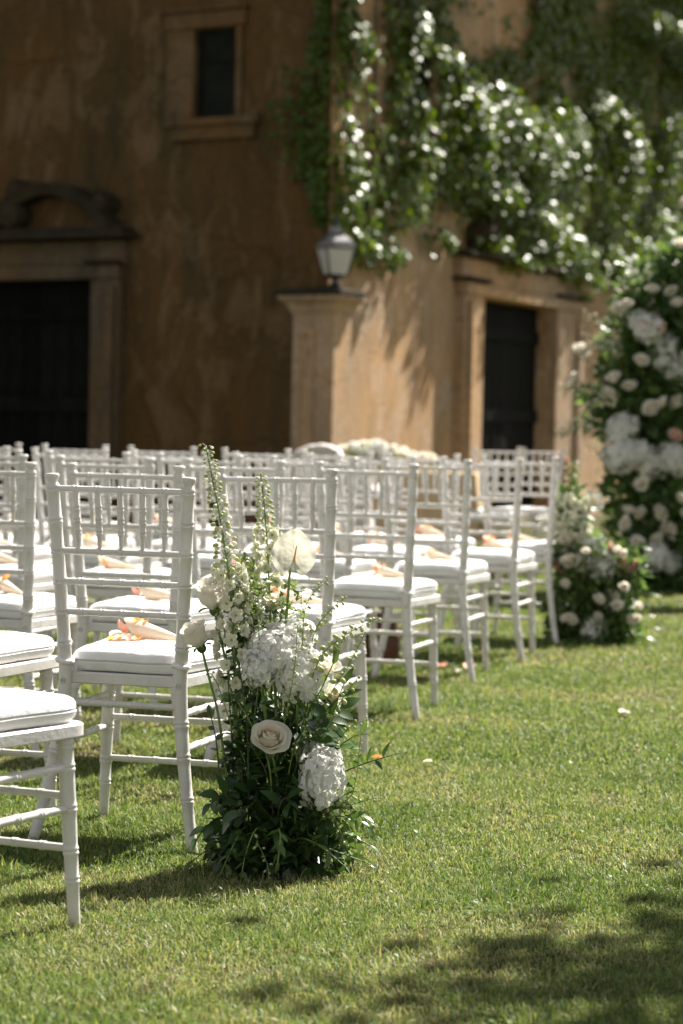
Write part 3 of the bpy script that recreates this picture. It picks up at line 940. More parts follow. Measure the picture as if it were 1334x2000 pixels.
# ------------------------------------------------------------------ trees beside the lawn (they throw the dappled shade)
def build_tree(loc, height, crown_c, crown_r, nleaf, seed, label, leaf=.07):
    r = random.Random(seed)
    t = thing('shade_tree', loc, 0, label, 'tree')
    mb = MB()
    cc = Vector(crown_c)
    top = Vector((cc.x * .8, cc.y * .8, cc.z))
    trunk = smooth_path([(0, 0, -.05), (top.x * .2, top.y * .2, cc.z * .35), (top.x * .6, top.y * .6, cc.z * .7), tuple(top)], 5)
    mb.tube(trunk, [.16 * (1 - .75 * i / len(trunk)) for i in range(len(trunk))], 9)
    tips = []
    for i in range(14):
        s = trunk[r.randint(len(trunk) // 2, len(trunk) - 1)]
        d = Vector((r.gauss(0, 1), r.gauss(0, 1), r.gauss(.3, .7))).normalized()
        e = cc + Vector((d.x * crown_r[0], d.y * crown_r[1], d.z * crown_r[2])) * r.uniform(.6, .95)
        p = bez(s, (s + e) / 2 + Vector((0, 0, .2)), e, 6)
        mb.tube(p, [.05 * (1 - .8 * k / 6) for k in range(7)], 6)
        tips += [p[3], p[4], p[5], p[6]]
    put('trunk', mb.mesh('tree_trunk', M['bark']), t)
    mats, tints = [], []
    for _ in range(nleaf):
        c = r.choice(tips)
        sp = .28 * min(crown_r)
        p = c + Vector((r.gauss(0, sp), r.gauss(0, sp), r.gauss(0, sp * .7)))
        q = Quaternion((r.gauss(0, 1), r.gauss(0, 1), r.gauss(0, 1), r.gauss(0, 1))).normalized()
        mats.append(Matrix.Translation(p) @ q.to_matrix().to_4x4() @ Matrix.Scale(r.uniform(.7, 1.3) * leaf, 4)); tints.append(r.random() * .7)
    pts, fs = leaf_quadset()
    put('crown', fast_leaves('tree_crown', pts, fs, mats, tints, M['ivy']), t, kind='stuff')
build_tree((4.15, 8.15, 0), 6, (0.0, 0.0, 4.6), (1.25, .95, .9), 5200, 3, 'slim shade tree at the right edge of the lawn', .10)

# ------------------------------------------------------------------ chairs
def bead_profile(length, rings, rfun, pitch=.0045, amp=.0022, ends=0):
    """(s, r) samples along a turned rod with double bead rings"""
    s = [(0, rfun(0)), (length, rfun(length))]
    for c in rings:
        for o, a in ((-2.2, 0), (-1.6, .75), (-1.0, 1), (-.45, .7), (0, .05), (.45, .7), (1.0, 1), (1.6, .75), (2.2, 0)):
            x = c + o * pitch
            if 0 < x < length:
                s.append((x, rfun(x) + a * amp))
    k = max(2, int(length / .04))
    for i in range(1, k):
        x = length * i / k
        if all(abs(x - c) > 3 * pitch for c in rings):
            s.append((x, rfun(x)))
    return sorted(s)

def rod(mb, p0, p1, rings, r, sides=8, amp=.0018, rf=None):
    p0, p1 = Vector(p0), Vector(p1)
    L = (p1 - p0).length
    pr = bead_profile(L, rings, rf or (lambda x: r), .0042, amp)
    mb.tube([p0 + (p1 - p0) * (s / L) for s, _ in pr], [q for _, q in pr], sides)

HALF_T, HALF_S, FOOT_R = .1775, .151, .211
YT, YF = -.054, -.052
def post_xy(z):
    """half width and depth of the rear post at height z"""
    if z >= .425:
        k = (z - .425) / (.92 - .425)
        return HALF_S + (HALF_T - HALF_S) * k, YT * k ** 1.25
    k = (.425 - z) / .425
    return HALF_S + (FOOT_R - HALF_S) * k ** 1.6, YF * k ** 1.6

def seat_outline(w_rear, w_front, y0, y1, rc, n=7):
    """rounded trapezoid, counter-clockwise seen from above"""
    C = [(-w_rear, y0), (w_rear, y0), (w_front, y1), (-w_front, y1)]
    rr = [rc[0], rc[0], rc[1], rc[1]]
    out = []
    for i in range(4):
        p, a, b = Vector(C[i]), Vector(C[i - 1]), Vector(C[(i + 1) % 4])
        u, v = (a - p).normalized(), (b - p).normalized()
        s, e = p + u * rr[i], p + v * rr[i]
        for k in range(n):
            t = k / (n - 1)
            q = s * (1 - t) ** 2 + p * 2 * t * (1 - t) + e * t * t
            out.append(q)
        # extra points along the straight side
        nx = C[(i + 1) % 4]
        e2 = Vector(nx) + (p - Vector(nx)).normalized() * rr[(i + 1) % 4]
        for k in (1, 2, 3):
            out.append(e + (e2 - e) * (k / 4))
    return out

def build_chair(variant=0):
    r = random.Random(40 + variant)
    t = bpy.data.objects.new('chiavari_chair', None)
    COL.objects.link(t)
    # rear posts with finials
    for s in (-1, 1):
        mb = MB()
        rings = [.127, .23, .31, .50, .578, .654, .730, .806, .884]
        def rf(z):
            if z < .30:
                return .0135 + .0035 * z / .30
            return .0170 - .0012 * max(0, (z - .5)) / .4
        pr = bead_profile(.900, rings, rf, .0046, .0022)
        pr = [p for p in pr if p[0] < .8985]
        pr += [(.8985, .0125), (.901, .0120), (.906, .0150), (.912, .0180), (.918, .0185), (.9205, .0172), (.921, .0150)]
        path = []
        for z, _ in pr:
            x, y = post_xy(min(z, .92))
            path.append((s * x, y, z))
        mb.tube(path, [q for _, q in pr], 14)
        # squared block where the seat is bolted on
        x, y = post_xy(.425)
        p = put('back_post', mb.mesh('back_post', M['paint'], True, 50), t)
        sc = MB()
        sc.lathe([(.0078, 0), (.0078, .0015), (.0062, .0022), (.0055, .0008), (.0020, .0008), (.0018, .0026), (.0005, .0026)], 14,
                 Matrix.Translation((s * post_xy(.405)[0], post_xy(.405)[1] - .0158, .405)) @ Matrix.Rotation(R(90), 4, 'X'))
        put('screw', sc.mesh('screw', M['screw'], True, 40), p)
        tie = MB()
        tx, ty = post_xy(.458)
        tie.tube([(s * tx + .0195 * math.cos(a), ty + .0195 * math.sin(a), .455 + .004 * math.sin(2 * a)) for a in [k * math.pi / 7 for k in range(15)]], [.007] * 15, 6)
        tie.tube([(s * (tx - .012), ty + .012, .456), (s * (tx - .020), ty + .020, .445), (s * (tx - .021), ty + .012, .425)], [.007, .009, .004], 6)
        put('cushion_tie', tie.mesh('cushion_tie', M['cushion']), t)
    # back rails
    nb = 5
    for z in (.884, .730, .654, .578):
        mb = MB()
        x, y = post_xy(z)
        L = 2 * x
        rod(mb, (-x, y, z), (x, y, z), [L * (i + 1) / (nb + 1) for i in range(nb)], .0086, 10)
        put('back_rail', mb.mesh('back_rail', M['paint'], True, 50), t)
    for i in range(nb):
        mb = MB()
        xa, ya = post_xy(.884); xb, yb = post_xy(.730)
        k = (i + 1) / (nb + 1) * 2 - 1
        p0, p1 = (k * xb, yb, .733), (k * xa, ya, .881)
        L = .148
        rod(mb, p0, p1, [.046, .076, .106], .0, 8, .0016, rf=lambda q: .0048 + .0034 * min(1, q / .05))
        put('spindle', mb.mesh('spindle', M['paint'], True, 50), t)
    # seat frame
    mb = MB()
    L = []
    for z, ins in ((.398, .004), (.401, .0), (.4235, .0), (.427, .004)):
        o = seat_outline(.158 - ins, .200 - ins, .004 + ins, .405 - ins, (.02, .06))
        L.append([(p.x, p.y, z) for p in o])
    mb.rings(L)
    put('seat_frame', mb.mesh('seat_frame', M['paint'], True, 35), t)
    # cushion: soft stacked loops with a domed, slightly rumpled top
    mb = MB()
    L = []
    prof = [(.4285, .016), (.431, .006), (.440, .000), (.452, -.002), (.4550, .0035), (.458, -.001), (.468, .000), (.476, .004), (.4815, .012)]
    for z, ins in prof:
        o = seat_outline(.146 - ins, .195 - ins, .010 + ins, .402 - ins, (.045, .09))
        L.append([(p.x + .0012 * mnoise.noise(Vector((p.x * 25, p.y * 25, z * 60 + variant * 9))), p.y, z + .0030 * mnoise.noise(Vector((p.x * 12, p.y * 12, variant * 5.3)))) for p in o])
    cen = Vector((0, .20))
    for f, z in ((.90, .4855), (.75, .4890), (.55, .4905), (.32, .4910), (.10, .4910)):
        o = seat_outline(.146 - .012, .195 - .012, .022, .390, (.045, .09))
        L.append([(cen.x + (p.x - cen.x) * f, cen.y + (p.y - cen.y) * f,
                   z + (.0065 * mnoise.noise(Vector((p.x * f * 13, p.y * f * 13, variant * 3.7))) + .003 * mnoise.noise(Vector((p.x * f * 38, p.y * f * 20, variant * 1.7)))) * (1.2 - f * .6)) for p in o])
    mb.rings(L)
    c = put('cushion', mb.mesh('cushion', M['cushion'], True, 60), t)
    pp = MB()
    o = seat_outline(.146 - .0012, .195 - .0012, .0112, .4008, (.045, .09))
    pth = [(p.x, p.y, .4553 + .0030 * mnoise.noise(Vector((p.x * 12, p.y * 12, variant * 5.3)))) for p in o]
    pp.tube(pth + [pth[0]], .0022, 5, False)
    put('piping', pp.mesh('piping', M['piping']), c)
    # front legs
    for s in (-1, 1):
        mb = MB()
        rf = lambda z: .0125 + .0042 * min(1, z / .25)
        pr = bead_profile(.399, [.10, .138 + .022, .25, .335, .382], rf, .0046, .0022)
        mb.tube([(s * (.181 - .016 * z / .40), .370 - .022 * z / .40, z) for z, _ in pr], [q for _, q in pr], 14)
        put('leg', mb.mesh('front_leg', M['paint'], True, 50), t)
    def leg_at(s, z):
        return Vector((s * (.181 - .016 * z / .40), .370 - .022 * z / .40, z))
    def post_at(s, z):
        x, y = post_xy(z)
        return Vector((s * x, y, z))
    for s in (-1, 1):
        for z in (.335, .25):
            mb = MB()
            a, b = post_at(s, z), leg_at(s, z)
            L = (b - a).length
            rod(mb, a, b, [L * .28, L * .5, L * .72], .0092, 9)
            put('stretcher', mb.mesh('stretcher', M['paint'], True, 50), t)
    for a, b in ((post_at(-1, .352), post_at(1, .352)), (leg_at(-1, .275), leg_at(1, .275)), (leg_at(-1, .165), leg_at(1, .165))):
        mb = MB()
        L = (b - a).length
        rod(mb, a, b, [L * .2, L * .4, L * .6, L * .8], .0088, 9)
        put('stretcher', mb.mesh('stretcher', M['paint'], True, 50), t)
    return t

TH = R(-15)                       # chairs face to the right of straight ahead
ROWNAME = ['nearest', 'second', 'third', 'fourth', 'fifth', 'sixth', 'seventh']
SEATNAME = ['aisle seat', 'second seat from the aisle', 'third seat from the aisle', 'fourth seat from the aisle', 'fifth seat from the aisle', 'sixth seat from the aisle']
rows = [
    [(-.868, 4.755)],
    [(-.536, 5.976), (-1.030, 6.09)],
    [(-.182, 7.37), (-.654, 7.452), (-1.119, 7.554)],
    [(.095, 8.773), (-.385, 8.88), (-.865, 8.98), (-1.335, 9.08)],
    [(.366, 10.087), (-.115, 10.20), (-.60, 10.31), (-1.08, 10.42), (-1.56, 10.52)],
    [(.642, 11.044), (.165, 11.16), (-.31, 11.27), (-.79, 11.37), (-1.27, 11.46), (-1.74, 11.55)],
    [(.878, 11.95), (.42, 12.25), (-.02, 12.60), (-.446, 12.951), (-.957, 13.104), (-1.434, 13.149), (-1.91, 13.2)],
]
protos = [build_chair(k) for k in range(4)]
used = [False] * 4
chairs = {}
SEATNAME.append('seventh seat from the aisle')
for ri, row in enumerate(rows):
    for si, (x, y) in enumerate(row):
        v = (ri * 3 + si) % 4
        if not used[v]:
            o = protos[v]; used[v] = True
        else:
            o = copy_tree(protos[v])
        o.location = (x, y, 0)
        a = TH + R(rnd.uniform(-2.0, 2.0)) * (0 if si == 0 else 1) + (R(-12) if ri == 0 else 0)
        o.rotation_euler = (R(rnd.uniform(-.4, .4)), R(rnd.uniform(-.4, .4)), a)
        lab = 'white chiavari chair with cushion, %s of the %s row' % (SEATNAME[si], ROWNAME[ri])
        if ri == 0:
            lab = 'white chiavari chair cut off by the left edge, nearest the camera'
        if ri == 1 and si == 0:
            lab = 'white chiavari chair right behind the tall front flower arrangement, aisle seat'
        tag(o, lab, 'chair', 'white chiavari chairs in rows')
        chairs[(ri, si)] = (o.location.copy(), a)

# two more chairs facing the guests beyond the last row
for (x, y, a, lab) in ((1.42, 17.6, R(150), 'white chiavari chair beyond the rows, in front of the right hand door'), (1.10, 17.2, R(165), 'white chiavari chair beyond the last row, beside the flower table')):
    o = copy_tree(protos[0])
    o.location = (x, y, 0); o.rotation_euler = (0, 0, a)
    tag(o, lab, 'chair', 'white chairs beyond the rows')

# ------------------------------------------------------------------ petals
def petal_grid(w, h, th0, th1, cup, nu=6, nv=6, wavy=0.0, seed=0, point=.0):
    """petal growing up +z, outward +y; th = angle from vertical; cup > 0 wraps the edges inward"""
    r = random.Random(seed)
    ph = r.uniform(0, 6.28)
    vs, fs = [], []
    y = z = 0.0
    cs = []
    for j in range(nv + 1):
        v = j / nv
        th = th0 + (th1 - th0) * v ** 1.8
        if j:
            y += h / nv * math.sin(th); z += h / nv * math.cos(th)
        cs.append((y, z, th))
    for j in range(nv + 1):
        v = j / nv
        wv = w * (max(0.0, math.sin(math.pi * (0.16 + .74 * v ** .85)))) ** .8
        if v > .85:
            wv *= 1 - point * (v - .85) / .15
        yy, zz, th = cs[j]
        for i in range(nu + 1):
            u = i / nu * 2 - 1
            inw = cup * wv * u * u
            drop = .12 * h * u * u * v * v
            wob = wavy * h * math.sin(ph + 5 * u + 3 * v) * v
            vs.append((u * wv * .5 * (1 - .18 * cup * u * u), yy - inw * math.cos(th) + wob * math.cos(th), zz - drop * math.cos(th) + inw * math.sin(th) * .6 - wob * math.sin(th)))
    for j in range(nv):
        for i in range(nu):
            a = j * (nu + 1) + i
            fs.append((a, a + 1, a + nu + 2, a + nu + 1))
    return vs, fs

flat_petal = {}
for key in ('petal_orange', 'petal_yellow', 'petal_pink', 'petal_pale'):
    mb = MB(); vs, fs = petal_grid(.034, .034, R(60), R(100), .35, 4, 4, .05, hash(key) % 7)
    mb.add(vs, fs)
    flat_petal[key] = mb.mesh(key, M[key])

# ------------------------------------------------------------------ paper cones with petals on the seats
def cone_mesh(seed):
    r = random.Random(seed)
    mb = MB()
    L = []
    n = 22
    Lc, Rm = .185, .030
    for j in range(9):
        s = j / 8
        ring = []
        for i in range(n + 1):
            a = (i / n) * 2 * math.pi * 1.12
            rr = .0012 + Rm * s * (1 - .10 * (i / n))
            ext = s * (Lc + .035 * math.cos(a - 2.2) * s)
            ring.append((ext, rr * math.cos(a), rr * math.sin(a) * .86))
        L.append(ring)
    # spiral sheet, open edge
    vs = [p for l in L for p in l]
    m = n + 1
    fs = [(j * m + i, j * m + i + 1, (j + 1) * m + i + 1, (j + 1) * m + i) for j in range(8) for i in range(n)]
    mb.add(vs, fs)
    return mb.mesh('cone_paper', M['paper'])
cone_me = [cone_mesh(1), cone_mesh(2)]

def build_cone(seed):
    r = random.Random(seed)
    t = bpy.data.objects.new('paper_cone', None)
    COL.objects.link(t)
    # local: tip at origin, mouth along +x, lying on the cushion; tilt so the underside rests flat
    tilt = math.atan2(.026, .185)
    base = Matrix.Translation((0, 0, .0015)) @ Matrix.Rotation(-tilt, 4, 'Y')
    put('paper', cone_me[seed % 2], t, base @ Matrix.Rotation(r.uniform(-.4, .4), 4, 'X'))
    keys = ['petal_orange', 'petal_pink', 'petal_pale', 'petal_yellow']
    for k in range(6):
        key = keys[(k + seed) % 4]
        m = base @ Matrix.Translation((.165 + r.uniform(-.01, .03), r.uniform(-.018, .018), r.uniform(-.012, .016))) @ \
            Matrix.Rotation(r.uniform(0, 6.28), 4, 'X') @ Matrix.Rotation(r.uniform(.6, 1.4), 4, 'Y') @ Matrix.Rotation(r.uniform(0, 6.28), 4, 'Z')
        put('petal', flat_petal[key], t, m)
    return t

cone_protos = [build_cone(0), build_cone(1), build_cone(2)]
cused = [False] * 3
PET = ['orange', 'peach', 'orange and pink']
cone_spec = {(1, 0): (R(162), .02, .235), (2, 1): (R(170), .05, .20), (3, 0): (R(168), .05, .22)}
ci = 0
for (ri, si), (loc, a) in chairs.items():
    v = ci % 3; ci += 1
    if not cused[v]:
        o = cone_protos[v]; cused[v] = True
    else:
        o = copy_tree(cone_protos[v])
    ang, lx, ly = cone_spec.get((ri, si), (R(rnd.uniform(135, 205)), rnd.uniform(-.02, .05), rnd.uniform(.17, .25)))
    # tip position: right of the seat centre, mouth pointing left
    rot = Matrix.Rotation(a, 4, 'Z')
    p = loc + rot @ Vector((lx + .09, ly - .02, .4925))
    o.location = p
    o.rotation_euler = (0, 0, a + ang)
    o.scale = [rnd.uniform(.82, 1.06) if ri != 1 else 1.05] * 3
    lab = 'cream paper cone of petals on the %s of the %s row' % (SEATNAME[si], ROWNAME[ri])
    if ri == 0:
        lab = 'cream paper cone on the seat cut off by the left edge'
    if ri == 1 and si == 0:
        lab = 'cream paper cone with spilled petals on the chair behind the front arrangement'
    tag(o, lab, 'paper cone', 'paper petal cones on the seats')

# petals spilled on the front seat and on the grass
def petal_thing(key, loc, label, s=1.0, group=None):
    o = put(key.replace('petal_', '') + '_petal', flat_petal[key], None,
            Matrix.Translation(loc) @ Matrix.Rotation(rnd.uniform(0, 6.28), 4, 'Z') @ Matrix.Rotation(R(rnd.uniform(-15, 15)) - R(8), 4, 'X') @ Matrix.Scale(s, 4), label, 'petal', group)
    return o
loc1, a1 = chairs[(1, 0)]
m1 = Matrix.Translation(loc1) @ Matrix.Rotation(a1, 4, 'Z')
for key, x, y, s, w in (('petal_yellow', -.085, .205, 1.1, 'middle of the spill'), ('petal_pale', -.11, .235, 1.3, 'at the far left'), ('petal_pink', -.055, .19, 1.1, 'nearest the backrest'), ('petal_orange', -.035, .20, .9, 'under the cone mouth'), ('petal_pale', -.07, .245, 1.3, 'against the paper cone')):
    p = m1 @ Vector((x, y, .4935))
    petal_thing(key, p, 'spilled %s petal on the cushion behind the front arrangement, %s' % (key.split('_')[1], w), s, 'petals spilled on the seat')
for key, x, y, s, lab in (('petal_pink', .46, 10.45, 1.9, 'pink petal on the grass between the fourth and fifth row aisle chairs'),
                          ('petal_pink', .56, 10.35, 1.8, 'larger pink petal on the grass beside the fifth row aisle chair leg'),
                          ('petal_pale', .50, 10.20, 1.6, 'pale petal on the grass beside the pink petals'),
                          ('petal_orange', .39, 10.5, 1.2, 'orange petal on the grass behind the fourth row aisle chair'),
                          ('petal_pale', 1.04, 8.86, 1.15, 'white petal alone on the open lawn at right'),
                          ('petal_pale', .295, 7.45, .8, 'cream petal on the lawn right of the front arrangement'),
                          ('petal_orange', .14, 7.5, .9, 'small orange petal on the lawn by the arrangement spray')):
    petal_thing(key, (x, y, .020), lab, s, 'petals fallen on the grass')

# ------------------------------------------------------------------ flowers: shared builders
# a bloom is built of shells: each petal is a patch of a cup that wraps round the bud and flares at its rim
def shell_petal(rb, rt, h, flare, span, nu=8, nv=7, seed=0, z0=0.0):
    r = random.Random(seed)
    ph = r.uniform(0, 6.28)
    vs, fs = [], []
    for j in range(nv + 1):
        v = j / nv
        for i in range(nu + 1):
            u = i / nu * 2 - 1
            top = 1 - .20 * abs(u) ** 3.0
            vv = v * top
            rad = rb * .25 + (rb - rb * .25) * min(1, vv * 3.0) + (rt - rb) * vv ** 1.5
            rad += flare * max(0, vv - .62) ** 1.5 * 4.2
            rad *= 1 + .10 * u + .02 * math.sin(ph + 4 * u + 3 * v)
            z = z0 + h * (vv ** .85) - flare * 1.5 * max(0, vv - .72) ** 1.6 * 3
            z += .025 * math.sin(ph + 6 * u) * v * h
            wid = span * .5 * (.35 + .65 * math.sin(min(1, v * 1.25) * math.pi / 2))
            a = u * wid
            vs.append((rad * math.sin(a), rad * math.cos(a), z))
    for j in range(nv):
        for i in range(nu):
            a = j * (nu + 1) + i
            fs.append((a, a + 1, a + nu + 2, a + nu + 1))
    return vs, fs
# (petals, base radius, rim radius, height, flare, span)
OPEN_ROSE = [(3, .17, .05, .99, .00, 3.6), (3, .22, .13, .985, .00, 3.2), (4, .27, .21, .97, .00, 2.8), (4, .31, .30, .95, .01, 2.6), (4, .36, .40, .92, .02, 2.5), (5, .41, .51, .87, .04, 2.3), (5, .45, .64, .78, .07, 2.1), (6, .49, .78, .64, .11, 1.9)]
HALF_ROSE = [(3, .08, .09, .92, .00, 3.6), (3, .16, .20, 1.0, .02, 3.0), (4, .26, .33, 1.02, .05, 2.4), (5, .36, .48, .98, .12, 2.0), (5, .44, .66, .86, .20, 1.7)]
BUD_ROSE = [(3, .12, .14, 1.0, .00, 3.4), (3, .22, .25, 1.04, .04, 2.8), (4, .32, .38, 1.04, .08, 2.2), (5, .40, .50, .98, .14, 1.9)]
def rose_layers(kind, seed):
    r = random.Random(seed)
    out = []
    for li, (n, rb, rt, h, fl, sp) in enumerate(kind):
        for k in range(n):
            m = Matrix.Rotation(k * 2 * math.pi / n + li * 1.1 + r.gauss(0, .16), 4, 'Z') @ Matrix.Rotation(r.gauss(0, .05), 4, 'X') @ Matrix.Scale(r.uniform(.95, 1.05), 4)
            out.append((li, m))
    return out
def rose_petal_meshes(kind, core_layers):
    out = []
    for li, (n, rb, rt, h, fl, sp) in enumerate(kind):
        mb = MB()
        vs, fs = shell_petal(rb, rt, h, fl, sp, 10, 8, li)
        mb.add(vs, fs)
        out.append(mb.mesh('rose_petal', M['rose_core'] if li < core_layers else M['rose']))
    return out
ROSE_KINDS = {'open': (OPEN_ROSE, rose_petal_meshes(OPEN_ROSE, 3)), 'half': (HALF_ROSE, rose_petal_meshes(HALF_ROSE, 2)), 'bud': (BUD_ROSE, rose_petal_meshes(BUD_ROSE, 0))}

def rose_joined(seed, kind, mat='rose', core='rose_core'):
    mb = MB()
    for li, m in rose_layers(kind, seed):
        n, rb, rt, h, fl, sp = kind[li]
        mb.use(M[core] if li < 2 else M[mat])
        vs, fs = shell_petal(rb, rt, h, fl, sp, 5, 5, li)
        mb.add(vs, fs, m)
    mb.use(M['leaf_mid'])
    mb.ellipsoid((0, 0, -.02), .22, .22, .22, 8, 4)
    return mb.mesh('rose_bloom')
rose_bg = [rose_joined(i, o) for i, o in enumerate((OPEN_ROSE, HALF_ROSE, HALF_ROSE))]
blush_bg = [rose_joined(11, OPEN_ROSE, 'blush', 'blush'), rose_joined(12, HALF_ROSE, 'blush', 'blush')]

def hydrangea_mesh(seed, n=135, squash=.86, lod=1):
    r = random.Random(seed)
    mb = MB()
    mb.use(M['hydrangea'])
    mb.ellipsoid((0, 0, 0), .74, .74, .74 * squash, 14, 9)
    mb.use(M['hydrangea'])
    pv, pf = petal_grid(.30, .21, R(45), R(100), .22, 2 + lod, 2 + lod, .10, 4)
    for i in range(n):
        z = 1 - 1.9 * (i + .5) / n
        ph = i * R(137.5) + r.gauss(0, .1)
        q = math.sqrt(max(0, 1 - z * z))
        d = Vector((q * math.cos(ph), q * math.sin(ph), z))
        nrm = (d + Vector((r.gauss(0, .34), r.gauss(0, .34), r.gauss(0, .34)))).normalized()
        rad = r.uniform(.86, 1.02) + .24 * mnoise.noise(d * 2.1 + Vector((seed * 3.1, 0, 0)))
        fm = frame(Vector((d.x * rad, d.y * rad, d.z * rad * squash)), nrm, r.uniform(0, 6.28), r.uniform(.85, 1.2))
        for k in range(4):
            mb.add(pv, pf, fm @ Matrix.Rotation(k * math.pi / 2 + r.gauss(0, .08), 4, 'Z'))
    return mb.mesh('hydrangea_head')
hyd = [hydrangea_mesh(1), hydrangea_mesh(2, 120, 1.05)]
hyd_bg = [hydrangea_mesh(3, 90, .9, 0), hydrangea_mesh(4, 90, 1.0, 0)]

def leaf_mesh(name, w, mat, nseg=5, fold=.18, curl=.25):
    """unit-length leaf along +y, width w, gently folded and curled"""
    mb = MB()
    vs, fs = [], []
    for j in range(nseg + 1):
        v = j / nseg
        ww = w * .5 * max(.02, math.sin(math.pi * v ** .8) ** .8) if j not in (0, nseg) else .012
        z = -curl * v * v
        vs += [(-ww, v, z + fold * ww), (0, v, z - .0), (ww, v, z + fold * ww)]
    for j in range(nseg):
        for i in range(2):
            a = j * 3 + i
            fs.append((a, a + 1, a + 4, a + 3))
    mb.add(vs, fs)
    return mb.mesh(name, mat)
LEAF_PTS = None
leaf_round = leaf_mesh('round_leaf', .62, M['leaf'], 5)
leaf_lance = leaf_mesh('lance_leaf', .34, M['leaf'], 6)
leaf_light = leaf_mesh('light_leaf', .40, M['leaf_mid'], 6)
leaf_broad = leaf_mesh('broad_leaf', .62, M['leaf'], 7, .12, .35)

def branch(parent, path, leafme, size, nleaf, seed, rad=.0022, spread=55, start=.15, stem_mat='stem', name='foliage_branch', taper=True, droop=.25):
    """a stem with leaves: one part, each leaf a sub-part"""
    r = random.Random(seed)
    P = smooth_path(path, 6)
    mb = MB()
    k = len(P)
    mb.tube(P, [rad * (1.3 - .8 * i / k) for i in range(k)], 6)
    b = put(name, mb.mesh('branch_stem', M[stem_mat]), parent)
    for i in range(nleaf):
        f = start + (1 - start) * (i + .5) / nleaf
        x = f * (k - 1)
        j = min(int(x), k - 2)
        p = P[j].lerp(P[j + 1], x - j)
        t = (P[j + 1] - P[j]).normalized()
        side = t.cross(Vector((r.gauss(0, .5), -1, r.gauss(0, .5)))).normalized() * (1 if i % 2 else -1)
        dirv = (t * math.cos(R(spread)) + side * math.sin(R(spread)) + Vector((r.gauss(0, .2), r.gauss(-.1, .35), r.gauss(-droop * .3, .2)))).normalized()
        if i == nleaf - 1:
            dirv = t
        up = Vector((r.gauss(0, .4), r.gauss(-.3, .4), 1))
        up = (up - dirv * up.dot(dirv)).normalized()
        xx = dirv.cross(up)
        s = size * r.uniform(.75, 1.15) * (1 - .35 * f if taper else 1)
        m = Matrix(((xx.x, dirv.x, up.x, p.x), (xx.y, dirv.y, up.y, p.y), (xx.z, dirv.z, up.z, p.z), (0, 0, 0, 1))) @ Matrix.Scale(s, 4)
        put('leaf', leafme, b, m)
    return b

def bud_spray(parent, path, seed, n=16, br=.0045, rad=.0013, mat='bud', name='bud_spray', ped=.010):
    """thin arching stem with hanging little bell buds on pedicels"""
    r = random.Random(seed)
    P = smooth_path(path, 6)
    k = len(P)
    mb = MB()
    mb.use(M['stem'])
    mb.tube(P, [rad * (1.3 - .7 * i / k) for i in range(k)], 5)
    for i in range(n):
        f = .25 + .75 * (i + .5) / n
        x = f * (k - 1); j = min(int(x), k - 2)
        p = P[j].lerp(P[j + 1], x - j)
        t = (P[j + 1] - P[j]).normalized()
        ph = i * R(137.5)
        side = t.cross(Vector((math.cos(ph), math.sin(ph), .3))).normalized()
        L = ped * r.uniform(.7, 1.3) * (1.25 - .6 * f)
        e = p + side * L + t * L * .6
        mb.use(M['stem']); mb.tube([p, p + side * L * .6 + t * L * .55, e], rad * .55, 4)
        mb.use(M[mat])
        s = br * (1.25 - .7 * f) * r.uniform(.8, 1.2)
        mb.ellipsoid((0, 0, 0), s * .8, s * .8, s * 1.15, 7, 5, frame(e, (side + Vector((0, 0, -.5))).normalized()))
    return put(name, mb.mesh('bud_spray'), parent)

def delphinium(parent, path, seed, f_open=.42, n=70, scale=1.0):
    """tall spike: open blossoms below, green bead buds above"""
    r = random.Random(seed)
    P = smooth_path(path, 8)
    k = len(P)
    mb = MB(); mb.use(M['stem'])
    mb.tube(P, [.0034 * scale * (1.2 - .8 * i / k) for i in range(k)], 7)
    sp = put('delphinium', mb.mesh('delphinium_stem'), parent)
    bb, fl = MB(), MB()
    pv, pf = petal_grid(.026 * scale, .023 * scale, R(25), R(85), .35, 3, 3, .06, 9)
    for i in range(n):
        f = .34 + .655 * (i / (n - 1))
        x = f * (k - 1); j = min(int(x), k - 2)
        p = P[j].lerp(P[j + 1], x - j)
        ph = i * R(137.5)
        side = Vector((math.cos(ph), math.sin(ph), 0))
        g = (f - .34) / .66
        L = scale * (.036 - .022 * g) * r.uniform(.85, 1.15)
        e = p + side * L + Vector((0, 0, L * (.5 - .3 * g)))
        mid = p + side * L * .55 + Vector((0, 0, L * .55))
        bb.use(M['stem']); bb.tube([p, mid, e], .0009 * scale, 4)
        if g < f_open:
            fm = frame(e, (side + Vector((0, 0, r.uniform(-.2, .3)))).normalized(), r.uniform(0, 6), r.uniform(.75, 1.15))
            fl.use(M['delph'])
            for q in range(5):
                fl.add(pv, pf, fm @ Matrix.Rotation(q * R(72), 4, 'Z'))
            fl.use(M['bud']); fl.ellipsoid((0, 0, .004), .004, .004, .004, 6, 4, fm)
        else:
            s = scale * (.0082 - .0042 * g) * r.uniform(.85, 1.15)
            bb.use(M['bud'] if r.random() < .75 else M['delph'])
            bb.ellipsoid((0, 0, 0), s * .85, s * .85, s * 1.2, 8, 5, frame(e, (side + Vector((0, 0, -.4))).normalized()))
    put('buds', bb.mesh('delphinium_buds'), sp)
    put('blossoms', fl.mesh('delphinium_blossoms'), sp)
    return sp

